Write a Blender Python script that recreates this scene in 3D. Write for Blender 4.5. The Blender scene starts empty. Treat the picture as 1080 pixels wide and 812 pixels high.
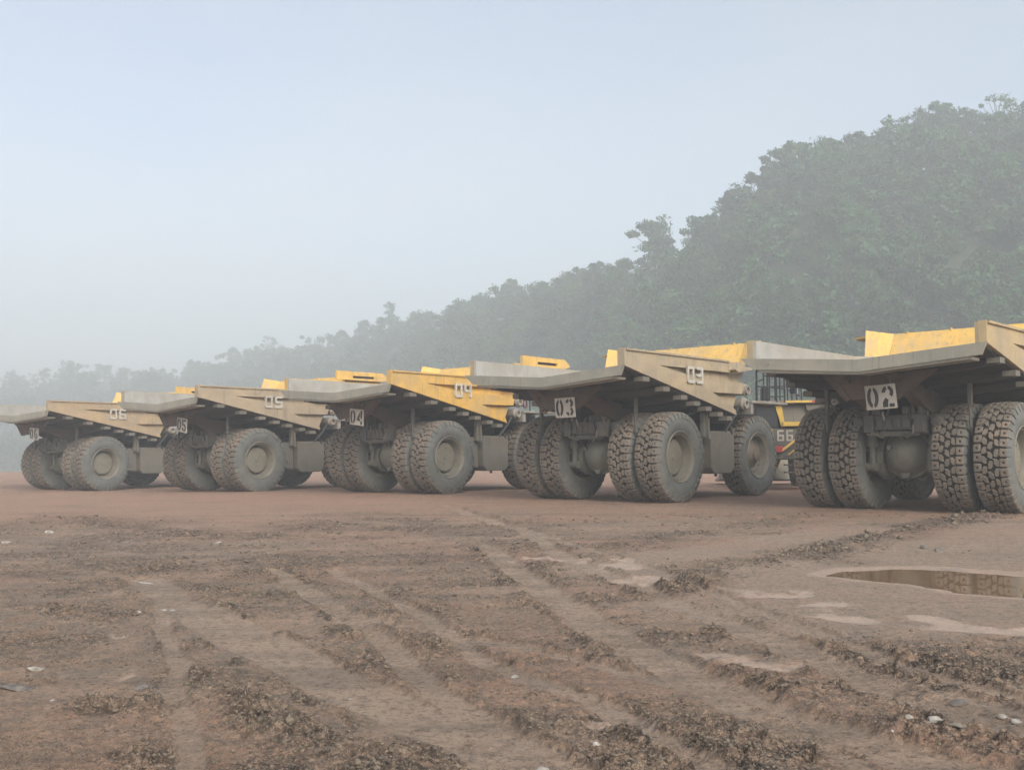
import bpy, bmesh, math, random
import numpy as np
from mathutils import Vector, Matrix

random.seed(5)
rng = np.random.default_rng(11)
sc = bpy.context.scene
C = sc.collection
R = math.radians

# ------------------------------------------------------------------ camera
F = 1051.765; PIT = R(3.6152); ROLL = R(0.3887); HC = 1.7346
cd = bpy.data.cameras.new('camera'); cam = bpy.data.objects.new('camera', cd); C.objects.link(cam)
cd.sensor_width = 36; cd.lens = 36 * F / 1080; cd.clip_start = .1; cd.clip_end = 4000
cam.matrix_world = Matrix.Translation((0, 0, HC)) @ Matrix.Rotation(math.pi / 2 + PIT, 4, 'X') @ Matrix.Rotation(-ROLL, 4, 'Z')
sc.camera = cam

# ------------------------------------------------------------------ sky, sun, exposure
W = bpy.data.worlds.new('World'); sc.world = W; W.use_nodes = True
nt = W.node_tree; nt.nodes.clear()
sky = nt.nodes.new('ShaderNodeTexSky'); sky.sky_type = 'NISHITA'; sky.sun_disc = False
SUN_EL, SUN_AZ = R(33), R(158)
sky.sun_elevation = SUN_EL; sky.sun_rotation = SUN_AZ
sky.air_density = 1.0; sky.dust_density = 4.0; sky.ozone_density = 1.0
bg = nt.nodes.new('ShaderNodeBackground'); bg.inputs[1].default_value = .113
wo = nt.nodes.new('ShaderNodeOutputWorld')
tcw = nt.nodes.new('ShaderNodeTexCoord'); mpw = nt.nodes.new('ShaderNodeMapping'); mpw.inputs['Scale'].default_value = (1, 1, 2.6)
nzw = nt.nodes.new('ShaderNodeTexNoise'); nzw.inputs['Scale'].default_value = 2.2; nzw.inputs['Detail'].default_value = 4; nzw.inputs['Roughness'].default_value = .5
mrw = nt.nodes.new('ShaderNodeMapRange'); mrw.inputs[1].default_value = .3; mrw.inputs[2].default_value = .7; mrw.inputs[3].default_value = .2; mrw.inputs[4].default_value = .85
mxw = nt.nodes.new('ShaderNodeMix'); mxw.data_type = 'RGBA'
hsw = nt.nodes.new('ShaderNodeHueSaturation'); hsw.inputs['Saturation'].default_value = .45; hsw.inputs['Value'].default_value = .93
nt.links.new(tcw.outputs['Generated'], mpw.inputs[0]); nt.links.new(mpw.outputs[0], nzw.inputs['Vector']); nt.links.new(nzw.outputs[0], mrw.inputs[0])
nt.links.new(mrw.outputs[0], mxw.inputs[0]); nt.links.new(sky.outputs[0], mxw.inputs[6]); nt.links.new(sky.outputs[0], hsw.inputs['Color']); nt.links.new(hsw.outputs[0], mxw.inputs[7])
nt.links.new(mxw.outputs[2], bg.inputs[0]); nt.links.new(bg.outputs[0], wo.inputs[0])
sl = bpy.data.lights.new('sun', 'SUN'); sl.energy = 1.5; sl.angle = R(30); sl.color = (1, .97, .93)
so = bpy.data.objects.new('sun', sl); C.objects.link(so)
sd = Vector((math.sin(SUN_AZ) * math.cos(SUN_EL), math.cos(SUN_AZ) * math.cos(SUN_EL), math.sin(SUN_EL)))
so.rotation_euler = sd.to_track_quat('Z', 'Y').to_euler()
vs = sc.view_settings
vs.view_transform = 'Standard'; vs.look = 'None'; vs.exposure = 1.14; vs.gamma = 1; vs.use_curve_mapping = False
cy = sc.cycles
cy.max_bounces = 8; cy.diffuse_bounces = 3; cy.glossy_bounces = 2; cy.transmission_bounces = 2
cy.volume_bounces = 3; cy.transparent_max_bounces = 8
cy.use_denoising = True; cy.denoising_prefilter = 'NONE'
cy.caustics_reflective = False; cy.caustics_refractive = False
HAZE = .0028

# ------------------------------------------------------------------ pixel -> ground helper (used only to survey positions)
def ray(px, py):
    x = (px - 540) / F; u = (406 - py) / F
    c, s = math.cos(ROLL), math.sin(ROLL); x, u = x * c + u * s, -x * s + u * c
    c, s = math.cos(PIT), math.sin(PIT)
    return x, c - u * s, s + u * c
def gp(px, py):
    d = ray(px, py); k = -HC / d[2]
    return d[0] * k, d[1] * k

# ------------------------------------------------------------------ noise
def _h(ix, iy, s):
    n = (ix * 374761393 + iy * 668265263 + s * 974711) & 0xffffffff
    n = ((n ^ (n >> 13)) * 1274126177) & 0xffffffff
    return ((n ^ (n >> 16)) & 0xffff) / 65535.0
def vnoise(x, y, s=0):
    ix = np.floor(x).astype(np.int64); iy = np.floor(y).astype(np.int64)
    fx = x - ix; fy = y - iy
    fx = fx * fx * fx * (fx * (fx * 6 - 15) + 10); fy = fy * fy * fy * (fy * (fy * 6 - 15) + 10)
    a = _h(ix, iy, s); b = _h(ix + 1, iy, s); c = _h(ix, iy + 1, s); d = _h(ix + 1, iy + 1, s)
    return (a + (b - a) * fx) * (1 - fy) + (c + (d - c) * fx) * fy
def fbm(x, y, o=4, s=0, g=.5):
    t = np.zeros_like(x); a = 1.; n = 0.
    for i in range(o):
        t += a * vnoise(x, y, s + i * 7); n += a; a *= g
        x, y = x * 1.62 + y * 1.18 + 3.1, -x * 1.18 + y * 1.62 + 7.7
    return t / n
def ridged(x, y, o=4, s=0, g=.55):
    t = np.zeros_like(x); a = 1.; n = 0.
    for i in range(o):
        t += a * (1 - np.abs(2 * vnoise(x, y, s + i * 5) - 1)) ** 2; n += a; a *= g
        x, y = x * 1.62 + y * 1.18 + 3.1, -x * 1.18 + y * 1.62 + 7.7
    return t / n
def sstep(a, b, x):
    t = np.clip((x - a) / (b - a), 0, 1); return t * t * (3 - 2 * t)
def pdist(x, y, pts):
    d = np.full(x.shape, 1e9)
    for (ax, ay), (bx, by) in zip(pts[:-1], pts[1:]):
        vx, vy = bx - ax, by - ay
        t = np.clip(((x - ax) * vx + (y - ay) * vy) / (vx * vx + vy * vy), 0, 1)
        d = np.minimum(d, np.hypot(x - ax - t * vx, y - ay - t * vy))
    return d

# ------------------------------------------------------------------ materials
def mat(name):
    m = bpy.data.materials.new(name); m.use_nodes = True
    n = m.node_tree; b = n.nodes['Principled BSDF']
    return m, n, b
def N(n, t, **k):
    o = n.nodes.new(t)
    for a, v in k.items(): setattr(o, a, v)
    return o
def mixc(n, fac, a, b, mode='MIX'):
    m = N(n, 'ShaderNodeMix', data_type='RGBA', blend_type=mode)
    for sk, v in ((m.inputs[0], fac), (m.inputs[6], a), (m.inputs[7], b)):
        if hasattr(v, 'links') or hasattr(v, 'is_output'): n.links.new(v, sk)
        else: sk.default_value = v if not isinstance(v, tuple) else (*v, 1)
    return m.outputs[2]
def ramp(n, src, p0, p1, c0=0., c1=1.):
    r = N(n, 'ShaderNodeMapRange', interpolation_type='SMOOTHSTEP')
    n.links.new(src, r.inputs[0]); r.inputs[1].default_value = p0; r.inputs[2].default_value = p1
    r.inputs[3].default_value = c0; r.inputs[4].default_value = c1
    return r.outputs[0]
def objvec(n, scale=(1, 1, 1)):
    tc = N(n, 'ShaderNodeTexCoord'); oi = N(n, 'ShaderNodeObjectInfo')
    mu = N(n, 'ShaderNodeMath', operation='MULTIPLY'); mu.inputs[1].default_value = 37.
    n.links.new(oi.outputs['Random'], mu.inputs[0])
    ad = N(n, 'ShaderNodeVectorMath', operation='ADD')
    n.links.new(tc.outputs['Object'], ad.inputs[0]); n.links.new(mu.outputs[0], ad.inputs[1])
    mp = N(n, 'ShaderNodeMapping'); mp.inputs['Scale'].default_value = scale
    n.links.new(ad.outputs[0], mp.inputs[0]); return mp.outputs[0]
def noise(n, vec, s, d=6, r=.6):
    t = N(n, 'ShaderNodeTexNoise'); t.inputs['Scale'].default_value = s; t.inputs['Detail'].default_value = d
    t.inputs['Roughness'].default_value = r; n.links.new(vec, t.inputs['Vector']); return t.outputs[0]
def bump(n, b, src, st, dist=.02):
    u = N(n, 'ShaderNodeBump'); u.inputs['Strength'].default_value = st; u.inputs['Distance'].default_value = dist
    n.links.new(src, u.inputs['Height']); n.links.new(u.outputs[0], b.inputs['Normal'])
def worn(name, paint, dust=(.23, .185, .14), worn_c=(.12, .11, .10), dust_amt=.5, rough=.62, streak=True, metallic=0., bs=.25):
    """weathered surface: paint colour, worn spots, dried mud dust in cloudy patches"""
    m, n, b = mat(name)
    v = objvec(n); v2 = objvec(n, (1, 1, .18))
    n1 = noise(n, v, .9); n2 = noise(n, v, 7, 8, .7); n3 = noise(n, v2, 5, 6, .65)
    c = mixc(n, ramp(n, n2, .56, .72, 0, .75), paint, worn_c)
    c = mixc(n, ramp(n, n1, .5 - dust_amt * .3, .75 - dust_amt * .2, 0, .85), c, dust)
    if streak: c = mixc(n, ramp(n, n3, .5, .68, 0, .55), c, dust); n7 = noise(n, objvec(n, (1, 1, .07)), 9, 4, .6); c = mixc(n, ramp(n, n7, .56, .72, 0, .5), c, tuple(x * .6 for x in worn_c))
    n4 = noise(n, v, 2.3, 5)
    c = mixc(n, ramp(n, n4, .35, .7, 0, .35), c, tuple(x * .62 for x in dust))
    n.links.new(c, b.inputs['Base Color']); b.inputs['Roughness'].default_value = rough; b.inputs['Metallic'].default_value = metallic
    bump(n, b, n2, bs, .012); return m
def plain(name, col, rough=.6, metallic=0., emit=None):
    m, n, b = mat(name)
    v = objvec(n); n2 = noise(n, v, 9, 5)
    c = mixc(n, ramp(n, n2, .35, .7), tuple(x * .75 for x in col), col)
    n.links.new(c, b.inputs['Base Color']); b.inputs['Roughness'].default_value = rough; b.inputs['Metallic'].default_value = metallic
    if emit: b.inputs['Emission Color'].default_value = (*emit[0], 1); b.inputs['Emission Strength'].default_value = emit[1]
    return m

M = {}
M['paint02'] = worn('tan yellow paint', (.50, .38, .20), (.40, .325, .22), (.25, .225, .18), .4)
M['paint03'] = worn('dusty tan paint', (.46, .36, .22), (.36, .30, .215), (.22, .20, .165), .6)
M['paint04'] = worn('bright yellow paint', (.72, .43, .09), (.52, .37, .17), (.36, .28, .15), .2)
M['paint05'] = worn('pale dusty paint', (.44, .35, .23), (.37, .30, .215), (.24, .21, .17), .6)
M['paint06'] = worn('faded beige paint', (.48, .36, .20), (.40, .31, .22), (.25, .21, .17), .5)
M['canopy'] = worn('golden yellow paint', (.80, .50, .12), (.60, .43, .22), (.42, .34, .2), .12)
M['lip'] = worn('bare scuffed steel', (.27, .265, .22), (.36, .33, .26), (.13, .13, .12), .4, .5)
M['inside'] = worn('scoured bed steel', (.42, .42, .39), (.36, .33, .28), (.55, .54, .50), .3, .5)
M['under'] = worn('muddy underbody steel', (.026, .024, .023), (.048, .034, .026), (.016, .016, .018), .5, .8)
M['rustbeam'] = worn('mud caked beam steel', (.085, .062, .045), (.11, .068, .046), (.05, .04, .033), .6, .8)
M['chassis'] = worn('dusty grey chassis', (.085, .085, .082), (.14, .12, .095), (.045, .045, .05), .4, .7)
M['axle'] = worn('grey green axle housing', (.175, .18, .145), (.19, .165, .125), (.09, .09, .08), .4, .6)
M['tank'] = worn('dusty grey tank', (.17, .165, .135), (.19, .165, .13), (.13, .125, .11), .5, .6)
M['rim'] = worn('dusty olive rim', (.235, .225, .175), (.20, .175, .135), (.13, .125, .10), .4, .6)
M['hub'] = worn('brown dusty hub', (.17, .135, .10), (.19, .145, .105), (.10, .08, .065), .6, .7)
M['dark'] = plain('dark grimy metal', (.028, .03, .036), .6)
M['pipe'] = worn('pale metal drum', (.34, .32, .28), (.27, .22, .17), (.2, .19, .17), .3, .45)
M['white'] = worn('white plate', (.56, .54, .47), (.36, .31, .25), (.38, .36, .31), .55, .6, streak=False)
M['pale'] = worn('pale number paint', (.56, .54, .47), (.44, .40, .33), (.40, .38, .33), .25, .6)
M['black'] = plain('black stencil paint', (.018, .018, .018), .6)
M['red'] = plain('red plastic', (.45, .05, .045), .35)
M['maroon'] = plain('maroon hose', (.16, .03, .04), .5)
M['yellow'] = worn('yellow trim paint', (.68, .45, .07), (.45, .33, .16), (.4, .3, .12), .15)
M['glass'] = plain('dark window glass', (.03, .035, .04), .08)
M['chrome'] = plain('lamp lens', (.6, .6, .58), .15, .3)

# rubber sidewall and mud-filled tread
m, n, b = mat('dusty rubber sidewall')
v = objvec(n); n1 = noise(n, v, 2.2); n2 = noise(n, v, 14, 6, .7)
c = mixc(n, ramp(n, n1, .3, .7), (.115, .125, .118), (.165, .168, .15))
c = mixc(n, ramp(n, n2, .5, .72, 0, .7), c, (.21, .175, .135)); c = mixc(n, ramp(n, noise(n, v, 5, 5), .52, .7, 0, .5), c, (.07, .072, .068))
n.links.new(c, b.inputs['Base Color']); b.inputs['Roughness'].default_value = .8; bump(n, b, n2, .3, .01); M['rubber'] = m
m, n, b = mat('muddy tread blocks')
v = objvec(n); n1 = noise(n, v, 1.6); n2 = noise(n, v, 16, 7, .7)
c = mixc(n, ramp(n, n1, .35, .68), (.165, .145, .115), (.245, .195, .15))
c = mixc(n, ramp(n, n2, .5, .7, 0, .7), c, (.10, .088, .07))
n.links.new(c, b.inputs['Base Color']); b.inputs['Roughness'].default_value = .9; bump(n, b, n2, .6, .02); M['tread'] = m
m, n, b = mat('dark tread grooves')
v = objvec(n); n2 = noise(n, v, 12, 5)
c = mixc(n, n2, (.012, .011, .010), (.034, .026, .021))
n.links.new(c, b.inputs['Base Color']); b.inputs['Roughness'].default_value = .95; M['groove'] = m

# ------------------------------------------------------------------ object helpers
def tag(o, label=None, cat=None, group=None, kind=None):
    if label: o['label'] = label
    if cat: o['category'] = cat
    if group: o['group'] = group
    if kind: o['kind'] = kind
    return o
def empty(name, parent=None, loc=(0, 0, 0), rz=0):
    o = bpy.data.objects.new(name, None); C.objects.link(o); o.empty_display_size = .3
    o.parent = parent; o.location = loc; o.rotation_euler = (0, 0, rz); return o
MESHES = {}
def part(name, build, mats, parent, loc=(0, 0, 0), rot=(0, 0, 0), key=None, smooth=False, scale=None):
    """one mesh object; meshes with the same key are shared, materials sit on the object"""
    mats = mats if isinstance(mats, (list, tuple)) else [mats]
    key = key or name
    me = MESHES.get(key)
    if me is None:
        bm = bmesh.new(); build(bm); me = bpy.data.meshes.new(name)
        bmesh.ops.recalc_face_normals(bm, faces=bm.faces)
        bm.to_mesh(me); bm.free()
        for m_ in mats: me.materials.append(m_)
        if smooth:
            me.shade_smooth()
            try: me.set_sharp_from_angle(angle=R(35))
            except Exception: pass
        MESHES[key] = me
    o = bpy.data.objects.new(name, me); C.objects.link(o); o.parent = parent
    o.location = loc; o.rotation_euler = rot
    if scale: o.scale = scale
    for i, m_ in enumerate(mats):
        if me.materials[i] != m_:
            o.material_slots[i].link = 'OBJECT'; o.material_slots[i].material = m_
    return o
def hexa(bm, vs8, mi=0, bev=0):
    v = [bm.verts.new(p) for p in vs8]; fs = []
    for q in ((0, 3, 2, 1), (4, 5, 6, 7), (0, 1, 5, 4), (1, 2, 6, 5), (2, 3, 7, 6), (3, 0, 4, 7)):
        f = bm.faces.new([v[i] for i in q]); f.material_index = mi; fs.append(f)
    if bev:
        es = list({e for f in fs for e in f.edges})
        bmesh.ops.bevel(bm, geom=es, offset=bev, segments=1, affect='EDGES', clamp_overlap=True)
def box(bm, x0, x1, y0, y1, z0, z1, mi=0, bev=0):
    hexa(bm, [(x0, y0, z0), (x1, y0, z0), (x1, y1, z0), (x0, y1, z0), (x0, y0, z1), (x1, y0, z1), (x1, y1, z1), (x0, y1, z1)], mi, bev)
def prism(bm, poly, axis, a, b_, mi=0, bev=0):
    """poly of 2D points extruded along axis (0:x with (y,z), 1:y with (x,z), 2:z with (x,y))"""
    def P(p, t): return (t, p[0], p[1]) if axis == 0 else ((p[0], t, p[1]) if axis == 1 else (p[0], p[1], t))
    A = [bm.verts.new(P(p, a)) for p in poly]; B = [bm.verts.new(P(p, b_)) for p in poly]; n_ = len(poly); fs = []
    fs.append(bm.faces.new(A)); fs.append(bm.faces.new(B[::-1]))
    for i in range(n_):
        j = (i + 1) % n_; fs.append(bm.faces.new((A[i], B[i], B[j], A[j])))
    for f in fs: f.material_index = mi
    if bev:
        es = list({e for f in fs for e in f.edges})
        bmesh.ops.bevel(bm, geom=es, offset=bev, segments=1, affect='EDGES', clamp_overlap=True)
def tube(bm, p0, p1, r0, r1=None, seg=12, mi=0, caps=True):
    r1 = r0 if r1 is None else r1
    p0 = Vector(p0); p1 = Vector(p1); d = (p1 - p0).normalized()
    u = d.cross(Vector((0, 0, 1)) if abs(d.z) < .9 else Vector((1, 0, 0))).normalized(); w = d.cross(u)
    A, B = [], []
    for i in range(seg):
        t = 2 * math.pi * i / seg; o = u * math.cos(t) + w * math.sin(t)
        A.append(bm.verts.new(p0 + o * r0)); B.append(bm.verts.new(p1 + o * r1))
    for i in range(seg):
        j = (i + 1) % seg; bm.faces.new((A[i], A[j], B[j], B[i])).material_index = mi
    if caps: bm.faces.new(A[::-1]).material_index = mi; bm.faces.new(B).material_index = mi
def path(bm, pts, r, seg=8, mi=0):
    for a, b_ in zip(pts[:-1], pts[1:]): tube(bm, a, b_, r, r, seg, mi)
def lathe(bm, prof, seg=48, mi=0, axis=0, cx=(0, 0, 0), close=False):
    """prof: (t along axis, radius)"""
    rings = []
    for t, r in prof:
        ring = []
        for i in range(seg):
            a = 2 * math.pi * i / seg; ca, sa = math.cos(a) * r, math.sin(a) * r
            p = (t, ca, sa) if axis == 0 else ((ca, t, sa) if axis == 1 else (ca, sa, t))
            ring.append(bm.verts.new((p[0] + cx[0], p[1] + cx[1], p[2] + cx[2])))
        rings.append(ring)
    for A, B in zip(rings[:-1], rings[1:]):
        for i in range(seg):
            j = (i + 1) % seg; bm.faces.new((A[i], A[j], B[j], B[i])).material_index = mi
    if close:
        bm.faces.new(rings[0][::-1]).material_index = mi; bm.faces.new(rings[-1]).material_index = mi

# ------------------------------------------------------------------ ground
TR = {'02': (10.279, 25.638, .755, .082), '03': (2.978, 31.275, .721, .102), '04': (-4.317, 38.108, .691, .082),
      '05': (-12.548, 43.414, .692, -.036), '06': (-22.126, 50.545, .602, -.231)}
_c = np.array([(X + 1.5 * math.sin(a), Y + 1.5 * math.cos(a)) for X, Y, a, z in TR.values()])
_z = np.array([t[3] for t in TR.values()])
_K = np.exp(-((_c[:, None] - _c[None]) ** 2).sum(-1) / (2 * 49)); _w = np.linalg.solve(_K, _z)
def P_(l): return [gp(*q) for q in l]
TRACKS = [(P_([(470, 535), (556, 562), (600, 590), (660, 612), (720, 640), (790, 665), (860, 695), (960, 735), (1120, 785)]), .20, .035),
          (P_([(515, 575), (560, 612), (620, 652), (700, 700), (800, 745), (900, 778), (1000, 806), (1120, 850)]), .25, .045),
          (P_([(300, 612), (350, 640), (440, 665), (560, 684), (640, 705), (720, 724)]), .13, .03),
          (P_([(150, 612), (230, 660), (310, 700), (420, 750), (520, 792), (640, 850)]), .27, .03),
          (P_([(290, 600), (360, 642), (420, 690), (470, 735), (560, 788), (640, 830)]), .15, .035),
          (P_([(165, 615), (180, 680), (192, 740), (205, 840)]), .10, .02),
          (P_([(1090, 760), (900, 700), (760, 652)]), .14, .02)]
TRACKS += [(P_([(545, 556), (640, 585), (700, 604), (790, 640), (900, 680), (1000, 716), (1120, 750)]), .12, .03), (P_([(600, 655), (670, 690), (770, 745), (880, 790), (960, 830)]), .12, .035),
           (P_([(230, 640), (330, 690), (420, 735), (500, 772), (580, 820)]), .10, .03), (P_([(350, 600), (430, 640), (520, 700), (640, 745), (760, 812)]), .13, .03)]
ROUGH = [(P_([(1075, 543), (960, 560), (860, 583), (780, 602), (700, 622)]), .55, .10), (P_([(1000, 560), (880, 572), (800, 583), (700, 602)]), .25, .07),
         (P_([(850, 547), (760, 560), (640, 577)]), .45, .05), (P_([(520, 592), (600, 600), (650, 606)]), .35, .05),
         (P_([(365, 662), (460, 682), (545, 697)]), .30, .065), (P_([(625, 660), (680, 690), (720, 712)]), .16, .06),
         (P_([(215, 715), (260, 745), (310, 770), (380, 800), (440, 830)]), .24, .085), (P_([(110, 745), (170, 748)]), .22, .07),
         (P_([(140, 800), (215, 805)]), .18, .06), (P_([(0, 560), (60, 545), (160, 560), (280, 565), (400, 548)]), 1.0, .05),
         (P_([(180, 600), (270, 590)]), .5, .05), (P_([(230, 620), (320, 640)]), .4, .05), (P_([(60, 640), (150, 650)]), .35, .045),
         (P_([(735, 705), (800, 722), (860, 740)]), .2, .055), (P_([(860, 680), (960, 695), (1090, 712)]), .22, .05),
         (P_([(560, 755), (640, 775), (700, 790)]), .15, .05), (P_([(640, 808), (760, 795), (850, 800)]), .14, .055),
         (P_([(930, 765), (1000, 775), (1080, 760)]), .16, .05), (P_([(520, 720), (620, 735), (700, 745)]), .22, .035),
         (P_([(0, 725), (40, 720)]), .12, .05), (P_([(560, 640), (640, 630)]), .3, .04), (P_([(800, 640), (860, 655)]), .15, .03),
         (P_([(380, 620), (470, 640)]), .5, .03), (P_([(330, 550), (420, 560), (500, 556)]), .6, .04)]
PUD = P_([(868, 606), (895, 601), (940, 598.5), (1000, 600), (1060, 605), (1130, 610), (1180, 622), (1130, 634), (1080, 629.5), (1010, 624), (955, 615), (905, 610)])
WET = [(P_([(900, 650), (980, 655), (1090, 662)]), .55), (P_([(760, 693), (830, 700)]), .28), (P_([(70, 722), (125, 712)]), .2), (P_([(85, 673), (125, 670)]), .2),
       (P_([(625, 768), (680, 765)]), .12), (P_([(680, 612), (640, 590), (560, 590)]), .5), (P_([(860, 640), (900, 634)]), .3), (P_([(770, 625), (830, 625)]), .4)]
SMOOTH = [(P_([(860, 605), (900, 650), (1090, 610), (1000, 590), (1100, 560)]), 1.3), (P_([(760, 640), (850, 630), (930, 640), (1090, 655)]), .9), (P_([(640, 600), (800, 575), (900, 560)]), .8)]
def inpoly_d(x, y, poly):
    c_ = np.zeros(x.shape, bool)
    for i in range(len(poly)):
        (x1, y1), (x2, y2) = poly[i - 1], poly[i]
        c_ ^= ((y1 > y) != (y2 > y)) & (x < (x2 - x1) * (y - y1) / (y2 - y1 + 1e-12) + x1)
    d = pdist(x, y, poly + poly[:1]); return np.where(c_, d, -d)

def ground_fields(x, y, detail=True):
    r = np.hypot(x, y)
    z = np.zeros_like(x)
    for (cx_, cy_), w_ in zip(_c, _w): z += w_ * np.exp(-((x - cx_) ** 2 + (y - cy_) ** 2) / 98)
    # the yard ends in a bank some 90 m out
    az = np.arctan2(x, y)
    edge = 92 + 9 * fbm(az * 6 + 9, az * 0 + 3., 3, 5)
    z -= 7 * sstep(edge, edge + 30, r)
    z += .10 * (fbm(x * .08, y * .08, 2, 3) - .5) * sstep(8, 20, r) * (1 - sstep(24, 30, r)) 
    z += .9 * np.exp(-((r - 84) / 3.) ** 2) * sstep(.05, .2, az) * (.4 + fbm(az * 40, az * 0, 3, 9))
    near = 1 - sstep(55, 80, r)
    wx = x + .25 * (fbm(x * 1.3, y * 1.3, 3, 21) - .5); wy = y + .25 * (fbm(x * 1.3 + 9, y * 1.3, 3, 22) - .5)
    rough = np.zeros_like(x); mound = np.zeros_like(x)
    for pts, hw, amp in ROUGH:
        d = pdist(wx, wy, pts); k = 1 - sstep(0, hw * 1.6, d)
        rough = np.maximum(rough, k * (amp / .08)); mound = np.maximum(mound, k * amp)
    track = np.zeros_like(x); rut = np.zeros_like(x); shoulder = np.zeros_like(x)
    tx = x + .16 * (fbm(x * 1.1, y * 1.1, 3, 31) - .5) + .07 * (fbm(x * 7, y * 7, 2, 33) - .5); ty = y + .16 * (fbm(x * 1.1 + 5, y * 1.1, 3, 32) - .5) + .07 * (fbm(x * 7, y * 7 + 4, 2, 34) - .5)
    for pts, hw, dep in TRACKS:
        d = pdist(tx, ty, pts); k = 1 - sstep(hw * .7, hw * 1.15, d)
        track = np.maximum(track, k); rut = np.maximum(rut, k * dep)
        shoulder = np.maximum(shoulder, np.exp(-((d - hw * 1.35) / (.22 * hw + .04)) ** 2) * dep)
    sm = np.zeros_like(x)
    for pts, w_ in SMOOTH: sm = np.maximum(sm, 1 - sstep(w_ * .7, w_ * 1.3, pdist(wx, wy, pts)))
    wet = np.zeros_like(x)
    for pts, w_ in WET: wet = np.maximum(wet, 1 - sstep(w_ * .5, w_ * 1.1, pdist(wx, wy, pts)))
    pd = inpoly_d(wx, wy, PUD)
    pool = sstep(-.5, .05, pd)
    far = sstep(20, 36, r + 3 * (fbm(x * .3, y * .3, 3, 139) - .5))
    brk = fbm(x * 1.1 + 3, y * 1.1, 4, 131)
    track = track * (.66 + .34 * sstep(.34, .60, brk)); rough = np.maximum(rough, np.clip(shoulder * 22, 0, .75) * sstep(.38, .6, fbm(x * 1.7, y * 1.7, 3, 137))); wet = wet * sstep(.28, .62, fbm(x * 2.1, y * 1.5 + 4, 5, 133))
    keep = (1 - track * .72) * (1 - .85 * pool) * (1 - .85 * wet)
    rough = rough * keep * (1 - .6 * sm) * (.25 + .75 * sstep(.3, .62, fbm(x * 1.9, y * 1.9, 4, 135))); mound = mound * (1 - track) * (1 - pool)
    patch = sstep(.28, .72, fbm(x * .9 + 4, y * 1.3, 5, 41)) * (.35 + .65 * sstep(.38, .58, fbm(x * .4 + 7, y * .45, 3, 43)))
    base = (.28 + .95 * patch) * keep * (1 - .75 * sm) * (1 - .75 * far)
    z += mound * .62 * (.2 + .9 * fbm(x * 2.2, y * 2.2, 3, 51)) - rut * .8 + shoulder * .8 * sstep(.4, .7, fbm(x * 2, y * 2, 3, 52)) * (1 - track)
    tone = np.zeros_like(x)
    if detail:
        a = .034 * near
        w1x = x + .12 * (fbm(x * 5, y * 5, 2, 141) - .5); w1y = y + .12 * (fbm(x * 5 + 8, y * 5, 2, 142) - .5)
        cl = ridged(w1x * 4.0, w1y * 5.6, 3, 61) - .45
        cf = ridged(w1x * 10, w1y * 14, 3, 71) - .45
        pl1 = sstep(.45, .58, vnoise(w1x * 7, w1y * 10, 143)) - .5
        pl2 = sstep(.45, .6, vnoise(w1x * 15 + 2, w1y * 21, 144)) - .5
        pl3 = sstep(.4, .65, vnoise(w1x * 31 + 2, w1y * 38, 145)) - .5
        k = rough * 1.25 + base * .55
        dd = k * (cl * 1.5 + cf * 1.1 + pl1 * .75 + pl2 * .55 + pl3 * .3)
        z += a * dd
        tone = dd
        z += (.012 * near * sstep(.74, .9, vnoise(x * 19, y * 21, 95)) + .006 * sstep(.7, .9, vnoise(x * 43, y * 45, 96))) * (.3 + base) * (1 - .6 * track) * (1 - far * .6) * (1 - wet) * (1 - pool)
        z += .010 * (fbm(x * 5, y * 6, 4, 97) - .5)
    bank = sstep(-.9, .1, pd)
    z = z * (1 - bank * .85) + bank * (.004 - .045 * sstep(-.2, .3, pd) + .012 * (fbm(x * 3, y * 4, 3, 151) - .5))
    z -= .012 * wet
    return z, rough, wet, pool, track, sm, far, base, tone

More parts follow.
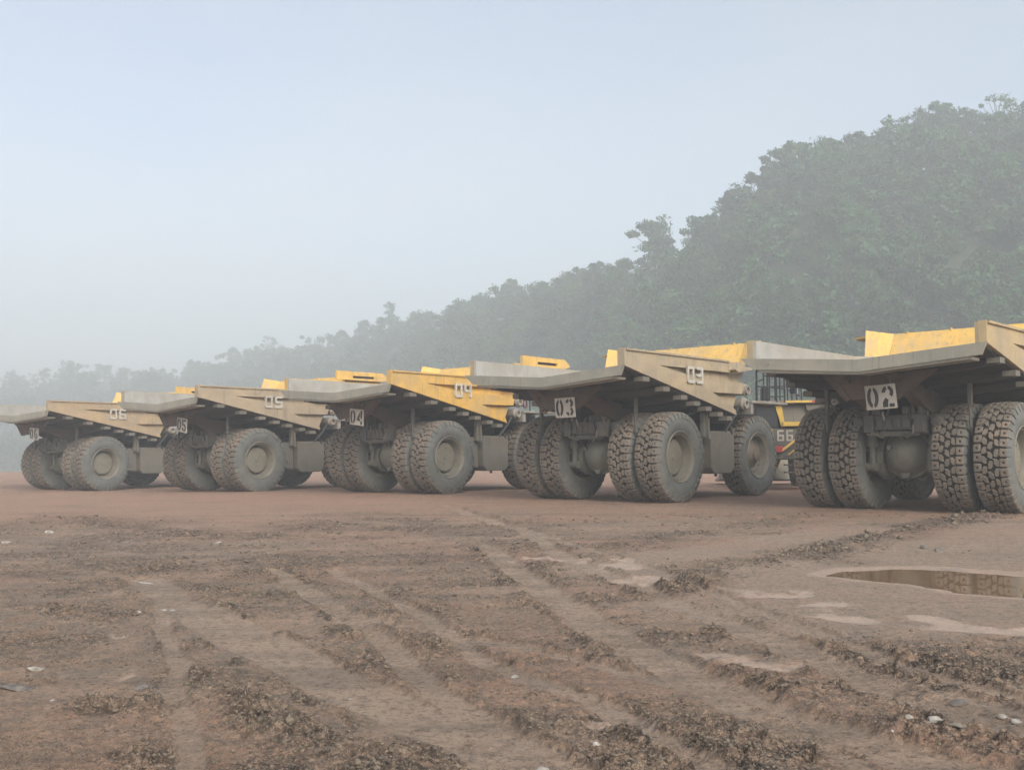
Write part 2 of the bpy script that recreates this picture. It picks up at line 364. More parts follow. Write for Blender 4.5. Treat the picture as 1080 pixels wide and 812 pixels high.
def build_ground():
    a1 = np.linspace(-39, 39, 1240); a0 = np.linspace(-180, -40, 60)[:-1]; a2 = np.linspace(40, 180, 60)[1:-1]
    ang = np.radians(np.concatenate([a0, a1, a2])); na = len(ang)
    r1 = 1 / np.linspace(1 / 4.4, 1 / 70, 960)
    rr = np.concatenate([np.linspace(.4, 4.3, 30), r1, np.geomspace(71, 640, 90)]); nr = len(rr)
    A, RR = np.meshgrid(ang, rr)
    x = (RR * np.sin(A)).ravel(); y = (RR * np.cos(A)).ravel()
    z, rough, wet, pool, track, sm, far, base, tone = ground_fields(x, y)
    co = np.concatenate([np.stack([x, y, z], 1), [[0, 0, 0]]])
    i = np.arange(nr - 1)[:, None] * na; j = np.arange(na)[None]; jn = (j + 1) % na
    q = np.stack([i + j, i + na + j, i + na + jn, i + jn], -1).reshape(-1, 4)
    k = np.arange(na); tri = np.stack([np.full(na, nr * na), k, (k + 1) % na], 1)
    me = bpy.data.meshes.new('ground')
    me.vertices.add(len(co)); me.vertices.foreach_set('co', co.ravel())
    nl = q.size + tri.size; me.loops.add(nl); me.loops.foreach_set('vertex_index', np.concatenate([q.ravel(), tri.ravel()]))
    me.polygons.add(len(q) + len(tri))
    ls = np.concatenate([np.arange(len(q)) * 4, q.size + np.arange(len(tri)) * 3])
    me.polygons.foreach_set('loop_start', ls); me.polygons.foreach_set('use_smooth', np.ones(len(ls), bool))
    me.update(calc_edges=True); me.validate()
    red = np.clip(far * .8 + .9 * (1 - sstep(.3, .55, fbm(x * .35, y * .5, 3, 111))) , 0, 1)
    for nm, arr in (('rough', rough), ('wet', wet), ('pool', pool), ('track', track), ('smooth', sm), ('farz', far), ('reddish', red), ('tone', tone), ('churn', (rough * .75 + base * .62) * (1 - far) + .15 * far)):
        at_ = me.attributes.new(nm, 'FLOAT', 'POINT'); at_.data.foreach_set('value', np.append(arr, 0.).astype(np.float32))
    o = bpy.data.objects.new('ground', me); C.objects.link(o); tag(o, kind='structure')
    m, n, b = mat('churned mud')
    tc = N(n, 'ShaderNodeTexCoord').outputs['Object']
    def att(nm):
        t = N(n, 'ShaderNodeAttribute', attribute_name=nm); return t.outputs['Fac']
    n1 = noise(n, tc, .55, 6, .6); n2 = noise(n, tc, 3.2, 8, .65); n3 = noise(n, tc, 22, 8, .7); n4 = noise(n, tc, 90, 4, .7)
    mps = N(n, 'ShaderNodeMapping'); mps.inputs['Scale'].default_value = (.25, 1.6, 1); mps.inputs['Rotation'].default_value = (0, 0, .55); n.links.new(tc, mps.inputs[0])
    n5 = noise(n, mps.outputs[0], .9, 8, .68); n6 = noise(n, tc, 9, 8, .75)
    c = mixc(n, ramp(n, n1, .38, .62), (.285, .212, .155), (.36, .258, .18))
    c = mixc(n, ramp(n, n2, .45, .62, 0, .8), c, (.195, .165, .127))
    c = mixc(n, ramp(n, n2, .48, .32, 0, .6), c, (.235, .152, .098))
    rl = N(n, 'ShaderNodeMath', operation='MULTIPLY'); n.links.new(att('reddish'), rl.inputs[0]); rl.inputs[1].default_value = .45
    c = mixc(n, rl.outputs[0], c, (.34, .205, .135))
    c = mixc(n, ramp(n, n5, .48, .66, 0, .6), c, (.125, .10, .077))
    c = mixc(n, ramp(n, n5, .46, .30, 0, .5), c, (.285, .22, .16))
    c = mixc(n, ramp(n, att('rough'), .15, .9, 0, .6), c, mixc(n, ramp(n, n6, .4, .6), (.125, .102, .077), (.22, .172, .125)))
    c = mixc(n, ramp(n, att('track'), .2, .8, 0, .8), c, mixc(n, ramp(n, n5, .38, .62), (.37, .285, .21), (.25, .198, .148)))
    c = mixc(n, ramp(n, att('smooth'), .3, 1, 0, .45), c, mixc(n, ramp(n, n5, .4, .62), (.30, .24, .185), (.37, .285, .215)))
    c = mixc(n, ramp(n, n6, .50, .64, 0, .6), c, (.095, .077, .057))
    c = mixc(n, ramp(n, n3, .52, .64, 0, .7), c, (.075, .06, .045))
    c = mixc(n, ramp(n, n3, .46, .34, 0, .35), c, (.30, .24, .175))
    c = mixc(n, ramp(n, att('tone'), .0, -1., 0, .7), c, (.075, .06, .046))  # hollows painted darker: crevice shade along with wet mud
    c = mixc(n, ramp(n, att('tone'), .15, 1.2, 0, .35), c, (.26, .21, .155))  # raised bits painted lighter for relief contrast, along with dry crust
    c = mixc(n, ramp(n, att('wet'), .0, 1., 0, .5), c, mixc(n, ramp(n, n2, .4, .6), (.255, .205, .165), (.20, .168, .138)))
    c = mixc(n, ramp(n, att('pool'), .0, 1., 0, .6), c, mixc(n, ramp(n, n2, .4, .6), (.20, .155, .118), (.15, .12, .095)))
    c = mixc(n, ramp(n, n4, .58, .72, 0, .4), c, (.36, .30, .23))
    # churned ground: crevice shade painted as dark lines, flakes and crumbs of drying mud
    msk = ramp(n, att('churn'), .05, 1.0)
    def crevice_shade(scale, wdt, sc_):
        mp_ = N(n, 'ShaderNodeMapping'); mp_.inputs['Scale'].default_value = sc_; n.links.new(tc, mp_.inputs[0])
        q_ = noise(n, mp_.outputs[0], scale, 7, .62)
        a_ = N(n, 'ShaderNodeMath', operation='SUBTRACT'); a_.inputs[1].default_value = .5; n.links.new(q_, a_.inputs[0])
        b_2 = N(n, 'ShaderNodeMath', operation='ABSOLUTE'); n.links.new(a_.outputs[0], b_2.inputs[0])
        r_ = ramp(n, b_2.outputs[0], wdt * .35, wdt, 1, 0)
        m_ = N(n, 'ShaderNodeMath', operation='MULTIPLY'); n.links.new(r_, m_.inputs[0]); n.links.new(msk, m_.inputs[1]); return m_.outputs[0]
    k1 = crevice_shade(3.4, .020, (1, 1.7, 1)); k2 = crevice_shade(9.5, .026, (1, 1.5, 1)); k3 = crevice_shade(1.5, .010, (1, 1.5, 1))
    ds = N(n, 'ShaderNodeVectorMath', operation='MULTIPLY_ADD'); nn_ = N(n, 'ShaderNodeTexNoise'); nn_.inputs['Scale'].default_value = 18; n.links.new(tc, nn_.inputs['Vector'])
    n.links.new(nn_.outputs['Color'], ds.inputs[0]); ds.inputs[1].default_value = (.05, .05, .05); n.links.new(tc, ds.inputs[2])
    flk = []
    for sc__ in (26., 60.):
        vo = N(n, 'ShaderNodeTexVoronoi'); vo.inputs['Scale'].default_value = sc__; n.links.new(ds.outputs[0], vo.inputs['Vector'])
        sp = N(n, 'ShaderNodeSeparateColor'); n.links.new(vo.outputs['Color'], sp.inputs[0]); flk.append((sp.outputs[0], sp.outputs[1]))
    def mul(a_, b_2):
        m_ = N(n, 'ShaderNodeMath', operation='MULTIPLY'); n.links.new(a_, m_.inputs[0]); n.links.new(b_2, m_.inputs[1]); return m_.outputs[0]
    msk2 = ramp(n, att('churn'), .0, 1.1, .22, 1.)
    c = mixc(n, mul(ramp(n, flk[0][0], .74, .82, 0, .6), msk2), c, (.36, .275, .195))
    c = mixc(n, mul(ramp(n, flk[0][1], .76, .84, 0, .6), msk2), c, (.10, .078, .058))
    c = mixc(n, mul(ramp(n, flk[1][0], .82, .86, 0, .6), msk2), c, (.40, .32, .235))
    c = mixc(n, mul(ramp(n, flk[1][1], .80, .86, 0, .6), msk2), c, (.10, .078, .057))
    for k_ in (k1, k2, k3): c = mixc(n, mul(k_, ramp(n, n2, .38, .58, .1, .85)), c, (.055, .043, .033))  # shade under the flakes painted in as thin dark lines
    fz = mul(att('farz'), ramp(n, n1, .3, .6, .2, .7))
    c = mixc(n, fz, c, (.30, .19, .13))
    gv = N(n, 'ShaderNodeHueSaturation'); gv.inputs['Value'].default_value = 1.4; gv.inputs['Saturation'].default_value = 1.1; gv.inputs['Hue'].default_value = .494; n.links.new(c, gv.inputs['Color'])
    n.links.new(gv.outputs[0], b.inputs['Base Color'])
    wr = N(n, 'ShaderNodeMath', operation='MAXIMUM'); n.links.new(att('wet'), wr.inputs[0]); n.links.new(att('pool'), wr.inputs[1])
    rg = ramp(n, wr.outputs[0], .2, .9, .88, .72)
    n.links.new(rg, b.inputs['Roughness'])
    bs0 = N(n, 'ShaderNodeMath', operation='ADD'); n.links.new(n3, bs0.inputs[0]); n.links.new(n4, bs0.inputs[1])
    ks = N(n, 'ShaderNodeMath', operation='ADD'); n.links.new(k1, ks.inputs[0]); n.links.new(k2, ks.inputs[1])
    bs = N(n, 'ShaderNodeMath', operation='MULTIPLY_ADD'); n.links.new(ks.outputs[0], bs.inputs[0]); bs.inputs[1].default_value = -.8; n.links.new(bs0.outputs[0], bs.inputs[2])
    u = N(n, 'ShaderNodeBump'); u.inputs['Distance'].default_value = .035
    n.links.new(ramp(n, wr.outputs[0], .2, .9, 1., .15), u.inputs['Strength']); n.links.new(bs.outputs[0], u.inputs['Height'])
    n.links.new(u.outputs[0], b.inputs['Normal'])
    me.materials.append(m)
    # puddle
    bm = bmesh.new()
    pts = []
    L = len(PUD)
    for i_ in range(L):
        p0, p1, p2, p3 = PUD[i_ - 1], PUD[i_], PUD[(i_ + 1) % L], PUD[(i_ + 2) % L]
        for t in (0, .2, .4, .6, .8):
            pts.append(tuple(.5 * (2 * p1[k_] + (p2[k_] - p0[k_]) * t + (2 * p0[k_] - 5 * p1[k_] + 4 * p2[k_] - p3[k_]) * t * t + (3 * p1[k_] - p0[k_] - 3 * p2[k_] + p3[k_]) * t ** 3) for k_ in (0, 1)))
    cx_ = sum(p[0] for p in pts) / len(pts); cy_ = sum(p[1] for p in pts) / len(pts)
    bm.faces.new([bm.verts.new((cx_ + (p[0] - cx_) * 1.05, cy_ + (p[1] - cy_) * 1.22, -.017)) for p in pts])
    mw = bpy.data.meshes.new('water'); bm.to_mesh(mw); bm.free()
    m, n, b = mat('muddy puddle water')
    tc = N(n, 'ShaderNodeTexCoord').outputs['Object']
    nn = noise(n, tc, 3, 3)
    n.links.new(mixc(n, nn, (.19, .12, .07), (.24, .155, .09)), b.inputs['Base Color']); b.inputs['Roughness'].default_value = .015
    b.inputs['IOR'].default_value = 1.33
    mw.materials.append(m)
    ow = bpy.data.objects.new('puddle_water', mw); C.objects.link(ow); tag(ow, kind='structure')
    # loose clods
    ico = bmesh.new(); bmesh.ops.create_icosphere(ico, subdivisions=1, radius=1)
    iv = np.array([v.co[:] for v in ico.verts]); it = np.array([[v.index for v in f.verts] for f in ico.faces]); ico.free()
    NP = 130000
    px = rng.uniform(-60, 1140, NP); py = 545 + (830 - 545) * rng.random(NP) ** 1.0
    g = np.array([gp(a, b_) for a, b_ in zip(px, py)]); X, Y = g[:, 0], g[:, 1]
    zz, ro, we, po, tk, sm_, fa, ba, to = ground_fields(X, Y)
    keep = rng.random(NP) < np.clip(ro * .38 + (ba - .2) * .22 - we - po - tk * .5, 0, 1)
    X, Y, zz, ro = X[keep], Y[keep], zz[keep], ro[keep]
    n_ = len(X); dist = np.hypot(X, Y)
    s = (.004 + .013 * rng.random(n_) ** 2.2) * (1 + 1.2 * ro * rng.random(n_) ** 3) * np.clip(dist / 8, .8, 2.6)
    V = []; T = []
    sc3 = rng.uniform(.5, 1.5, (n_, 3)) * [1.1, 1.1, .6]
    jit = 1 + .7 * (rng.random((n_, len(iv))) - .5)
    th = rng.uniform(0, 6.28, n_); ct, st_ = np.cos(th), np.sin(th)
    P = iv[None] * jit[..., None] * sc3[:, None] * s[:, None, None]
    PX = P[..., 0] * ct[:, None] - P[..., 1] * st_[:, None]; PY = P[..., 0] * st_[:, None] + P[..., 1] * ct[:, None]
    P = np.stack([PX + X[:, None], PY + Y[:, None], P[..., 2] + zz[:, None] + s[:, None] * .25], -1)
    T = it[None] + (np.arange(n_) * len(iv))[:, None, None]
    o = fastmesh('mud_clods', P.reshape(-1, 3), T.reshape(-1, 3))
    m, n, b = mat('clod mud')
    tc = N(n, 'ShaderNodeTexCoord').outputs['Object']; nn = noise(n, tc, 9, 5); n2 = noise(n, tc, 1.3, 4)
    c = mixc(n, ramp(n, nn, .3, .7), (.09, .074, .056), (.21, .168, .12)); c = mixc(n, ramp(n, n2, .5, .7, 0, .5), c, (.21, .135, .095))
    n.links.new(c, b.inputs['Base Color']); b.inputs['Roughness'].default_value = .9
    o.data.materials.append(m)
    tag(o, 'loose brown mud clods strewn over the churned yard', 'mud clods', kind='stuff')
def fastmesh(name, co, faces, smooth=False):
    me = bpy.data.meshes.new(name); k = faces.shape[1]
    me.vertices.add(len(co)); me.vertices.foreach_set('co', np.ascontiguousarray(co, dtype=np.float32).ravel())
    me.loops.add(faces.size); me.loops.foreach_set('vertex_index', faces.ravel().astype(np.int32))
    me.polygons.add(len(faces)); me.polygons.foreach_set('loop_start', np.arange(len(faces), dtype=np.int32) * k)
    if smooth: me.polygons.foreach_set('use_smooth', np.ones(len(faces), bool))
    me.update(calc_edges=True)
    o = bpy.data.objects.new(name, me); C.objects.link(o); return o
build_ground()

# ------------------------------------------------------------------ hills
HP = np.array([  # pixel column surveyed, skyline row, ridge distance, foot distance
    (-900, 400, 330, 200), (-200, 398, 320, 190), (0, 392, 300, 180), (100, 384, 290, 170), (210, 388, 275, 160), (265, 368, 265, 150), (345, 358, 245, 140), (400, 345, 225, 130), (475, 323, 200, 120),
    (545, 303, 182, 112), (600, 292, 170, 108), (660, 280, 160, 103), (720, 262, 152, 98), (770, 215, 148, 95), (820, 172, 146, 92), (860, 150, 146, 90), (960, 128, 150, 88),
    (1080, 106, 156, 86), (1300, 70, 165, 84), (1800, 60, 180, 84), (2600, 70, 200, 90)], float)
HP[:, 2:] *= np.interp(HP[:, 0], [-900, 0, 300, 500, 700, 2600], [1.75, 1.85, 1.85, 1.7, 1.42, 1.35])[:, None]
_ta = np.arctan((HP[:, 0] - 540) / F)
TREE_H = 9.
def hill_z(x, y):
    az = np.arctan2(x, y); r = np.hypot(x, y) * 1.0
    px_ = np.clip(540 + F * np.tan(np.clip(az, -1, 1)), 0, 1080)
    sk = np.interp(az, _ta, HP[:, 1]); Dr = np.interp(az, _ta, HP[:, 2]); Df = np.interp(az, _ta, HP[:, 3])
    H = HC + (472.5 - (px_ - 540) * .0068 - sk) / F * Dr * np.cos(az) - TREE_H
    t = np.clip((r - Df) / (Dr - Df), 0, 1)
    prof = .35 * t + .65 * t * t * (3 - 2 * t)
    z = -6.5 + (H + 6.5) * prof + np.minimum(r - Dr, 60) * .02 * (r > Dr)
    z += (fbm(x * .03, y * .03, 3, 201) - .5) * 5 * sstep(0, .3, t) * (1 - .6 * sstep(.7, 1, t))
    return z, t
def build_hill():
    az = np.linspace(-1.1, 1.1, 220); rr = np.linspace(100, 620, 160)
    A, Q = np.meshgrid(az, rr); x, y = (Q * np.sin(A)).ravel(), (Q * np.cos(A)).ravel()
    z, t = hill_z(x, y); z = np.where(t <= 0, z - 2.5, z)
    na = len(az); i = np.arange(len(rr) - 1)[:, None] * na; j = np.arange(na - 1)[None]
    q = np.stack([i + j, i + na + j, i + na + j + 1, i + j + 1], -1).reshape(-1, 4)
    o = fastmesh('hillside', np.stack([x, y, z], 1), q, True); tag(o, kind='structure')
    m, n, b = mat('hill undergrowth')
    tc = N(n, 'ShaderNodeTexCoord').outputs['Object']
    n.links.new(mixc(n, ramp(n, noise(n, tc, .3, 8, .7), .35, .65), (.03, .045, .02), (.07, .085, .04)), b.inputs['Base Color'])
    b.inputs['Roughness'].default_value = .9; o.data.materials.append(m)
build_hill()

def leafmat(name, a, b_):
    m, n, b = mat(name)
    v = objvec(n); oi = N(n, 'ShaderNodeObjectInfo')
    c = mixc(n, ramp(n, noise(n, v, .5, 4), .35, .65), a, b_)
    hs = N(n, 'ShaderNodeHueSaturation'); n.links.new(c, hs.inputs['Color'])
    n.links.new(ramp(n, oi.outputs['Random'], 0, 1, .75, 1.25), hs.inputs['Value'])
    n.links.new(hs.outputs[0], b.inputs['Base Color']); b.inputs['Roughness'].default_value = .7; return m
LM = [leafmat('dark green foliage', (.015, .05, .016), (.032, .088, .026)), leafmat('mid green foliage', (.028, .09, .022), (.058, .14, .04)),
      leafmat('pale green foliage', (.06, .14, .042), (.10, .18, .065))]
mbark, n, b = mat('grey bark'); n.links.new(mixc(n, noise(n, objvec(n, (1, 1, .3)), 5), (.10, .09, .075), (.17, .155, .13)), b.inputs['Base Color'])
def leaves(centres, radii, per, size, r_):
    """leaf quads scattered through ellipsoid clumps, denser towards the clump surface"""
    out = []
    for c_, ra, k in zip(centres, radii, per):
        d = r_.normal(size=(k, 3)); d /= np.linalg.norm(d, axis=1)[:, None]
        rad = (r_.random(k) ** .5)[:, None]; rad[r_.random(k) < .14] *= 1.35
        out.append(np.array(c_) + d * rad * np.array(ra))
    P = np.concatenate(out); k = len(P)
    u = r_.normal(size=(k, 3)); u /= np.linalg.norm(u, axis=1)[:, None]
    w = r_.normal(size=(k, 3)); w -= (w * u).sum(1)[:, None] * u; w /= np.linalg.norm(w, axis=1)[:, None]
    s = size * r_.uniform(.6, 1.3, k)[:, None]
    Q = np.stack([P - u * s - w * s * .6, P + u * s - w * s * .6, P + u * s + w * s * .6, P - u * s + w * s * .6], 1)
    return Q.reshape(-1, 3), np.arange(k * 4).reshape(-1, 4)
def tree_proto(seed, h, spread, base, ncl, nleaf, lsize, tall=False, sparse=1.):
    r_ = np.random.default_rng(seed)
    cs, ra, per = [], [], []
    bm = bmesh.new()
    top = h * .78
    bend = r_.uniform(-.4, .4, 2)
    pts = [Vector((bend[0] * t * t, bend[1] * t * t, top * t)) for t in np.linspace(0, 1, 5)]
    r0 = .02 * h + .05
    for i in range(4): tube(bm, pts[i], pts[i + 1], r0 * (1 - i * .2), r0 * (.8 - i * .2), 7, 0, False)
    for i in range(ncl):
        a = r_.uniform(0, 6.28); f = i / (ncl - 1)
        zc = base * h + (1 - base) * h * (.12 + .8 * f) 
        rr = spread * (math.sin(math.pi * min(1, .22 + .72 * f)) ** .7) * r_.uniform(.2, 1.0) if not tall else spread * r_.uniform(.1, .8) * (1 - .35 * abs(f - .6))
        p = np.array((math.cos(a) * rr + bend[0] * f, math.sin(a) * rr + bend[1] * f, zc))
        s_ = spread * r_.uniform(.14, .36)
        cs.append(p); ra.append((s_ * r_.uniform(.8, 1.3), s_ * r_.uniform(.8, 1.3), s_ * r_.uniform(.45, .8))); per.append(int(nleaf / ncl * r_.uniform(.6, 1.3) * sparse))
        b0 = pts[min(4, 1 + int(f * 3))]
        q = Vector(p); mid = (b0 + q) / 2 + Vector((0, 0, -.15 * spread * .3))
        tube(bm, b0, mid, r0 * .35, r0 * .25, 5, 0, False); tube(bm, mid, q, r0 * .25, r0 * .1, 5, 0, False)
    tm = bpy.data.meshes.new('trunk'); bm.to_mesh(tm); bm.free(); tm.materials.append(mbark)
    V, Fq = leaves(cs, ra, per, lsize, r_)
    o = fastmesh('crown', V, Fq); cm = o.data; bpy.data.objects.remove(o); cm.materials.append(LM[0])
    return tm, cm, h
PROTO = [tree_proto(1, 9, 3.7, .22, 34, 4800, .17), tree_proto(2, 10, 4.2, .2, 40, 5400, .18), tree_proto(3, 8, 3.1, .2, 30, 4200, .16),
         tree_proto(4, 13, 2.7, .38, 24, 2600, .16, True, .8), tree_proto(5, 12, 3.8, .45, 22, 2000, .16, False, .7), tree_proto(6, 7, 3.4, .12, 30, 4600, .17)]
def plant(name, k, x, y, z, s, rz, lm, label, group, cat='tree'):
    t = empty(name, None, (x, y, z), rz); t.scale = (s, s, s * random.uniform(.92, 1.1)); tag(t, label, cat, group)
    tm, cm, h = PROTO[k]
    a = bpy.data.objects.new('trunk', tm); C.objects.link(a); a.parent = t
    c_ = bpy.data.objects.new('crown', cm); C.objects.link(c_); c_.parent = t
    if lm: c_.material_slots[0].link = 'OBJECT'; c_.material_slots[0].material = LM[lm]
def polar(px, D):
    a = math.atan((px - 540) / F); return D * math.sin(a), D * math.cos(a)
def skyline(px, py, k, s, lm, label, dD=0):
    """a tree on the ridge whose top reaches the surveyed skyline row"""
    D = float(np.interp(math.atan((px - 540) / F), _ta, HP[:, 2])) + dD
    x, y = polar(px, D); z = float(hill_z(np.array([x]), np.array([y]))[0][0])
    Dy = y
    ztop = HC + (472.5 + (px - 540) * -.0068 - py) / F * Dy
    h = PROTO[k][2]; s = min(max((ztop - z) / h, .55), 1.75 if px == 693 else 1.25)
    plant('tree', k, x, y, ztop - h * s, s, random.uniform(0, 6.28), lm, label, 'trees on the skyline of the hill')
SKY = [(1062, 96, 4, 1, 'tallest tree of the skyline, rounded crown near the right edge of the photo'), (1030, 112, 1, 0, 'broad misty tree just left of the highest skyline tree'),
       (1000, 106, 1, 0, 'wide crowned tree on the ridge above the number plate of truck 02'), (975, 108, 4, 0, 'thin crowned ridge tree showing gaps of sky, high above truck 02'),
       (945, 122, 4, 1, 'loose airy tree on the ridge with sky showing through its crown'), (915, 130, 1, 0, 'faint grey green tree on the high ridge where the slope levels off'),
       (880, 138, 0, 0, 'rounded dark tree at the shoulder of the ridge'), (850, 144, 2, 0, 'bushy crown at the crest above the raised steps of the ridge'),
       (831, 148, 0, 0, 'dark knobbly tree at the steep corner of the skyline'), (805, 176, 2, 0, 'small tree stepping down from the steep corner of the skyline'),
       (780, 190, 0, 0, 'pale leafed tree halfway down the steep part of the skyline'), (762, 212, 4, 1, 'sparse tree leaning out of the steep part of the skyline'),
       (738, 228, 4, 1, 'flat topped spreading tree beside the lone tall tree'), (693, 233, 0, 0, 'lone tall tree standing clear of the skyline behind truck 03'),
       (718, 262, 2, 0, 'low bushy tree between the lone tall tree and the spreading tree'), (662, 274, 1, 0, 'rounded tree left of the lone tall tree'),
       (632, 278, 1, 0, 'full round crown on the ridge behind the back of truck 03'), (600, 288, 0, 0, 'bushy ridge tree above the left wing of truck 03'),
       (572, 298, 1, 1, 'pale wide tree on the ridge between trucks 04 and 03'), (540, 296, 1, 0, 'hazy tree on the ridge above the front end of truck 04'),
       (505, 308, 0, 0, 'hazy round tree on the ridge above the number of truck 04'), (478, 318, 1, 0, 'misty tree on the ridge above the rear wheel of truck 04'),
       (452, 332, 2, 0, 'small misty tree on the ridge above the tail corner of truck 04'), (411, 318, 3, 0, 'thin misty tree rising alone above the tail of truck 04'),
       (385, 338, 1, 0, 'faint tree on the skyline between trucks 05 and 04'), (360, 347, 0, 0, 'faint round tree on the skyline above the front of truck 05'),
       (282, 354, 4, 0, 'pale ghostly tree in the fog above the middle of truck 05'), (245, 366, 0, 0, 'pale tree in the fog above the tail of truck 05')]
for px, py, k, lm, lab in SKY: skyline(px, py, k, 1, lm, lab)
# trees of the wooded slope
pts = []
cand = []
tries = 0
while tries < 30000:
    tries += 1
    az = random.uniform(math.atan(-40 / F), math.atan(640 / F)); 
    Dr = float(np.interp(az, _ta, HP[:, 2])); Df = float(np.interp(az, _ta, HP[:, 3]))
    D = random.uniform(Df - 2, Dr + 3)
    x, y = D * math.sin(az), D * math.cos(az)
    if all((x - a) ** 2 + (y - b_) ** 2 > 5.1 ** 2 for a, b_ in cand): cand.append((x, y))
cand.sort(key=lambda p: math.hypot(*p))
nsl = 262
for i, (x, y) in enumerate(cand[:nsl]):
    z = float(hill_z(np.array([x]), np.array([y]))[0][0])
    pxl = 540 + F * x / y; D = math.hypot(x, y)
    k = random.choice([0, 1, 2, 5, 5, 0, 1]); lm = random.choice([0, 0, 1, 1, 2]) if D < 115 else random.choice([0, 0, 1])
    zone = ('above the front of truck 04', 'above the left wing of truck 03', 'above the side of truck 03', 'above the left wing of truck 02', 'above the 02 plate', 'above the right of truck 02', 'right of the whole row')[sum(pxl > q for q in (590, 660, 770, 880, 980, 1085))]
    hz = 'low on' if D < float(np.interp(math.atan((pxl - 540) / F), _ta, HP[:, 3])) + 14 else 'on'
    scl = random.uniform(.6, 1.25); tint = ('small ' if scl < .82 else 'large ' if scl > 1.03 else '') + ('dark green', 'mid green', 'pale green')[lm]; size = 'bushy' if k in (2, 5) else 'rounded'
    plant('tree', k, x, y, z - .4, scl, random.uniform(0, 6.28), lm,
          f'{tint} {size} tree {hz} misty slope {zone}', 'trees on the misty wooded slope')
rest = cand[nsl:]
# the remaining wood, one mass fading into fog
while len(rest) < 2000:
    az = random.uniform(-.95, .8); Dr = float(np.interp(az, _ta, HP[:, 2])); Df = float(np.interp(az, _ta, HP[:, 3]))
    if -.04 < az < .56 and random.random() < .6: continue
    D = random.uniform(Df, Dr + 4); rest.append((D * math.sin(az), D * math.cos(az)))
VV, FF = [], []; off = 0; base_sets = []
for s_ in range(6):
    r_ = np.random.default_rng(70 + s_); cs = [(r_.uniform(-2.9, 2.9), r_.uniform(-2.9, 2.9), r_.uniform(1.5, 7.8)) for _ in range(20)]
    base_sets.append(leaves(cs, [(r_.uniform(.8, 1.6), r_.uniform(.8, 1.6), r_.uniform(.5, 1.1)) for _ in cs], [48] * 20, .26, r_))
for (x, y) in rest:
    V, Fq = base_sets[random.randrange(6)]; s = random.uniform(.6, 1.3); a = random.uniform(0, 6.28)
    z = float(hill_z(np.array([x]), np.array([y]))[0][0]); hm = random.uniform(.8, 1.25)
    ca, sa = math.cos(a), math.sin(a)
    Q = np.stack([(V[:, 0] * ca - V[:, 1] * sa) * s + x, (V[:, 0] * sa + V[:, 1] * ca) * s + y, V[:, 2] * s * hm + z - .5], 1)
    VV.append(Q); FF.append(Fq + off); off += len(V)
o = fastmesh('forest', np.concatenate(VV), np.concatenate(FF)); o.data.materials.append(LM[0])
tag(o, 'far wood fading into fog along the hills', 'forest', kind='stuff')

